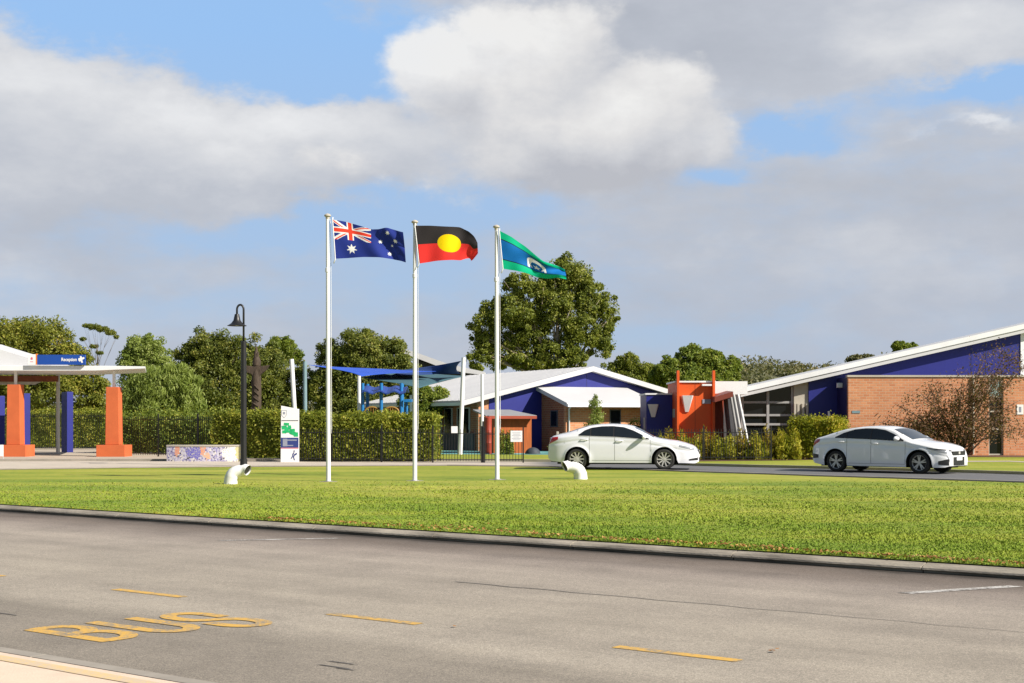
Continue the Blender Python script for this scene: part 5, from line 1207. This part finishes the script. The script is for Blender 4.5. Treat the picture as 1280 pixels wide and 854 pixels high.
    for side in (-1, 1):
        cuts = P['wcuts']
        # dark surround first, panes proud of it
        patch('window_surround', M['plastic'], lambda x: wb(x)-.012, lambda x: wt(x)+.014, P['wtop'][0][0]-.02, P['wtop'][-1][0]+.02, side, .004, 60)
        for a, b in zip(cuts[:-1], cuts[1:]): patch('window', M['carglass'], wb, wt, a+.02, b-.02, side, .009, 40)
        if P.get('chrome'): patch('window_trim', M['alloy'], lambda x: wb(x)-.022, lambda x: wb(x)-.010, P['wtop'][0][0], P['wtop'][-1][0], side, .010, 60, 2)
        for x in P['seams']:
            x_ = np.array([x]); patch('door_seam', M['seam'], lambda q: q*0+P['sill']+.08, lambda q: belt(q)-.012, x-.006, x+.006, side, .0015, 2, 24)
        patch('sill_seam', M['seam'], lambda q: q*0+P['sill']+.072, lambda q: q*0+P['sill']+.082, P['seams'][0], P['seams'][-1], side, .0015, 30, 2)
        for x in P['handles']:
            z = float(belt(np.array([x]))[0])-.12; y = float(ysurf(np.array([x]), np.array([z]))[0])
            MB().tube([(x-half-.11, side*(y+.004), z), (x-half-.09, side*(y+.034), z+.004), (x-half+.09, side*(y+.034), z+.004), (x-half+.11, side*(y+.004), z)], .016, 8).build('door_handle', P['paint'], t, smooth=True)
        # mirror
        xm = P['mirror']; zm = float(belt(np.array([xm]))[0])+.07; ym = float(ysurf(np.array([xm]), np.array([zm-.05]))[0])
        mbm = MB(); vs, fs = [], []
        for i in range(9):
            a = R(-90+180*i/8)
            for j in range(14):
                b_ = 2*math.pi*j/14; vs.append((xm-half+.01+.085*math.cos(a)*math.cos(b_)*(1.25 if math.cos(b_) > 0 else .6), side*(ym+.13+.12*math.sin(a)), zm+.075*math.cos(a)*math.sin(b_)))
        for i in range(8):
            for j in range(14): fs.append((i*14+j, i*14+(j+1) % 14, (i+1)*14+(j+1) % 14, (i+1)*14+j))
        mir = mbm.add(vs, fs).build('mirror', P['paint'], t, smooth=True)
        MB().tube([(xm-half+.02, side*(ym-.01), zm-.05), (xm-half+.02, side*(ym+.08), zm-.03)], .022, 8).build('mirror_foot', M['plastic'], mir, smooth=True)
        # lamps
        for nm, mm, key in (('tail_lamp', M['red'], 'tail'), ('headlight', M['lens'], 'head')):
            x0, x1, lo_, hi_ = P[key]
            patch(nm, mm, lambda q: np.interp(q, [x0, x1], lo_), lambda q: np.interp(q, [x0, x1], hi_), x0, x1, side, .008, 16, 6)
        if 'headblack' in P:
            x0, x1, lo_, hi_ = P['headblack']; patch('lamp_brow', M['plastic'], lambda q: np.interp(q, [x0, x1], lo_), lambda q: np.interp(q, [x0, x1], hi_), x0, x1, side, .012, 16, 3)
        x0, x1, lo_, hi_ = P['fog']; patch('fog_lamp_recess', M['plastic'], lambda q: np.interp(q, [x0, x1], lo_), lambda q: np.interp(q, [x0, x1], hi_), x0, x1, side, .008, 12, 4)
        if 'rearfog' in P:
            x0, x1, lo_, hi_ = P['rearfog']; patch('bumper_vent', M['plastic'], lambda q: np.interp(q, [x0, x1], lo_), lambda q: np.interp(q, [x0, x1], hi_), x0, x1, side, .008, 12, 4)
    toppatch('windscreen', M['carglass'], *P['screen'], .93); toppatch('rear_window', M['carglass'], *P['rear'], .88)
    # front: grille, number plate; the bumper face is the body's end cap
    wn = float(plan(np.array([L]))[0])
    def face(name, m, y0, y1, z0, z1, x, th=.02, n=12, bow=.05):
        v, f = [], []
        for i in range(n+1):
            y = y0+(y1-y0)*i/n; xx = x-bow*(y/wn)**2
            v += [(xx, y, z0), (xx+.0, y, z1), (xx-th, y, z0), (xx-th, y, z1)]
        for i in range(n): o_ = i*4; p = o_+4; f += [(o_, p, p+1, o_+1), (o_+1, p+1, p+3, o_+3), (o_+2, o_, p, p+2)[::-1]]
        f += [(0, 1, 3, 2), (n*4, n*4+2, n*4+3, n*4+1)]
        return MB().add(v, f).build(name, m, t)
    zf0, zf1 = P['grille']; gr = face('grille', M['plastic'], -wn*.72, wn*.72, zf0, zf1, half+.012, .10, 12, .02)
    face('grille_bar', M['alloy'] if P.get('chrome') else M['plastic'], -wn*.70, wn*.70, zf1-.035, zf1-.01, half+.018, .02, 12, .02)
    face('lower_intake', M['plastic'], -wn*.8, wn*.8, *P['intake'], half+.008, .06, 12, .02)
    face('badge', M['alloy'], -.055, .055, (zf0+zf1)/2-.03, (zf0+zf1)/2+.05, half+.020, .02, 4, .0)
    face('number_plate', M['signwhite'], -.19, .19, *P['plate'], half+.022, .02, 6, .01)
    face('rear_plate', M['signwhite'], -.19, .19, .72, .83, -half+.006, .02, 6, 0)
    # wheels
    for a in (xa, xf):
        for side in (-1, 1):
            yw_ = side*(Wd/2-.035)
            o_ = (a-half, 0, rw); wh = bpy.data.objects.new('wheel', None); 
            rim = MB(); prof = [(rw*.70, 0), (rw*.72, .01), (rw*.70, .025), (rw*.66, .03), (rw*.63, .12), (rw*.60, .20)]
            rim.lathe([(r, yw_-side*h) for r, h in prof], (a-half, 0, rw), 40, 'y')
            n = P['spokes']
            for k_ in range(n):
                for dlt in P['spoke_pairs']:
                    q = 2*math.pi*k_/n+P.get('rot', 0); c, s_ = math.cos(q+dlt), math.sin(q+dlt); c0, s0 = math.cos(q+dlt*.3), math.sin(q+dlt*.3)
                    p0, p1 = rw*.08, rw*.69; wd0, wd1 = P['spoke_w']
                    v = []
                    for (rr, cc, ss, ww, dep) in ((p0, c0, s0, wd0, .022), (p1, c, s_, wd1, .006)):
                        for e in (-1, 1):
                            for dp in (dep, dep+.03): v.append((a-half+rr*cc-e*ww*ss, yw_-side*dp, rw+rr*ss+e*ww*cc))
                    rim.add(v, [(0, 2, 6, 4), (0, 4, 5, 1), (2, 3, 7, 6), (1, 5, 7, 3)])
            rim.lathe([(0, yw_-side*.012), (rw*.13, yw_-side*.014), (rw*.15, yw_-side*.03)], (a-half, 0, rw), 20, 'y')
            wheel = rim.build('wheel', P['rim'], t, smooth=40)
            ty = MB(); ty.lathe([(rw*.69, yw_-side*.02), (rw*.73, yw_+side*.004), (rw*.86, yw_+side*.012), (rw*.95, yw_-side*.0), (rw*.992, yw_-side*.03), (rw, yw_-side*.06), (rw, yw_-side*.16), (rw*.99, yw_-side*.19), (rw*.93, yw_-side*.215), (rw*.68, yw_-side*.215)], (a-half, 0, rw), 48, 'y')
            ty.build('tyre', M['rubber'], wheel, smooth=50)
            MB().lathe([(0, yw_-side*.075), (rw*.66, yw_-side*.075)], (a-half, 0, rw), 30, 'y').build('brake_disc', M['brake'], wheel)
            if P.get('twotone'):
                pass
    return t
CARA = dict(L=4.82, W=1.82, rw=.335, axles=(.96, 3.74), paint=M['carA'], tumble=.50, rim=M['alloy'], spokes=10, spoke_pairs=(0,), spoke_w=(.022, .018), chrome=True,
    top=[(0, .62), (.03, .98), (.10, 1.045), (.30, 1.10), (.60, 1.165), (.92, 1.27), (1.3, 1.385), (1.6, 1.425), (1.95, 1.437), (2.4, 1.418), (2.7, 1.37), (3.05, 1.215), (3.45, .995), (3.75, .945), (4.1, .90), (4.4, .83), (4.65, .74), (4.78, .64), (4.82, .50)],
    belt=[(0, .95), (1.0, 1.085), (2.2, 1.045), (3.3, .965), (4.82, .7)],
    bot=[(0, .36), (.12, .27), (.55, .22), (4.3, .22), (4.7, .21), (4.82, .26)],
    wtop=[(1.03, 1.115), (1.2, 1.24), (1.42, 1.325), (1.75, 1.37), (2.1, 1.378), (2.45, 1.345), (2.75, 1.24), (3.0, 1.12), (3.24, .985)], wcuts=[1.03, 1.40, 2.14, 3.22],
    seams=(1.36, 2.17, 3.30), sill=.22, handles=(1.20, 2.32), mirror=3.08, tail=(.015, .34, (.80, .96), (1.02, 1.05)), head=(4.22, 4.70, (.74, .62), (.80, .70)), fog=(4.52, 4.80, (.30, .31), (.345, .40)),
    screen=(2.80, 3.40), rear=(.66, 1.26), grille=(.50, .62), intake=(.27, .38), plate=(.40, .50))
CARB = dict(L=4.64, W=1.80, rw=.325, axles=(.92, 3.62), paint=M['carB'], tumble=.52, rim=M['alloy'], spokes=5, spoke_pairs=(-.17, .17), spoke_w=(.022, .014), rot=.3,
    top=[(0, .62), (.04, .96), (.12, 1.02), (.40, 1.085), (.75, 1.19), (1.2, 1.31), (1.6, 1.365), (2.05, 1.385), (2.45, 1.365), (2.75, 1.29), (3.05, 1.14), (3.40, .975), (3.7, .93), (4.05, .89), (4.35, .825), (4.54, .75), (4.62, .64), (4.64, .46)],
    belt=[(0, .93), (.9, 1.04), (2.0, 1.01), (3.2, .95), (4.64, .66)], bot=[(0, .36), (.1, .26), (.5, .20), (4.1, .19), (4.5, .20), (4.64, .24)],
    wtop=[(.92, 1.065), (1.15, 1.18), (1.5, 1.285), (1.85, 1.32), (2.2, 1.315), (2.5, 1.27), (2.8, 1.155), (3.12, .985)], wcuts=[.92, 1.28, 2.08, 3.10],
    seams=(1.30, 2.10, 3.20), sill=.20, handles=(1.12, 2.24), mirror=2.95, tail=(.015, .34, (.76, .93), (.985, 1.01)), head=(4.0, 4.60, (.725, .60), (.75, .69)), headblack=(3.90, 4.61, (.755, .685), (.775, .72)), fog=(4.30, 4.62, (.28, .26), (.38, .45)), rearfog=(.03, .30, (.40, .42), (.55, .52)),
    screen=(2.72, 3.34), rear=(.50, 1.30), grille=(.55, .67), intake=(.25, .50), plate=(.40, .51))
_n = lambda x: x if x < 3.64 else 3.64+(x-3.64)*.83
for _k in ('top', 'belt', 'bot'): CARB[_k] = [(_n(x), z) for x, z in CARB[_k]]
for _k in ('head', 'headblack', 'fog'): CARB[_k] = (_n(CARB[_k][0]), _n(CARB[_k][1]))+CARB[_k][2:]
CARB['L'] = _n(4.64)
def place_car(P, rear_px, rear_d, yaw):
    """put the near rear wheel on the ground at a measured point"""
    p = gx(rear_px, rear_d); lx_ = P['axles'][0]-P['L']/2; ly = -(P['W']/2-.1)
    c, s = math.cos(yaw), math.sin(yaw); return Vector((p.x-(c*lx_-s*ly), p.y-(s*lx_+c*ly), .012))
ca = car('white sedan with silver wheels, seen side-on before the brick wing', CARA, place_car(CARA, 721.5, 45.6, R(-9)), R(-9))
cb = car('pearl white sedan with dark wheels angled forward by the brown shrub', CARB, place_car(CARB, 1046, 43.6, R(-41)), R(-41))

scn.render.engine = 'CYCLES'
scn.cycles.max_bounces = 6; scn.cycles.transparent_max_bounces = 4; scn.cycles.use_denoising = True
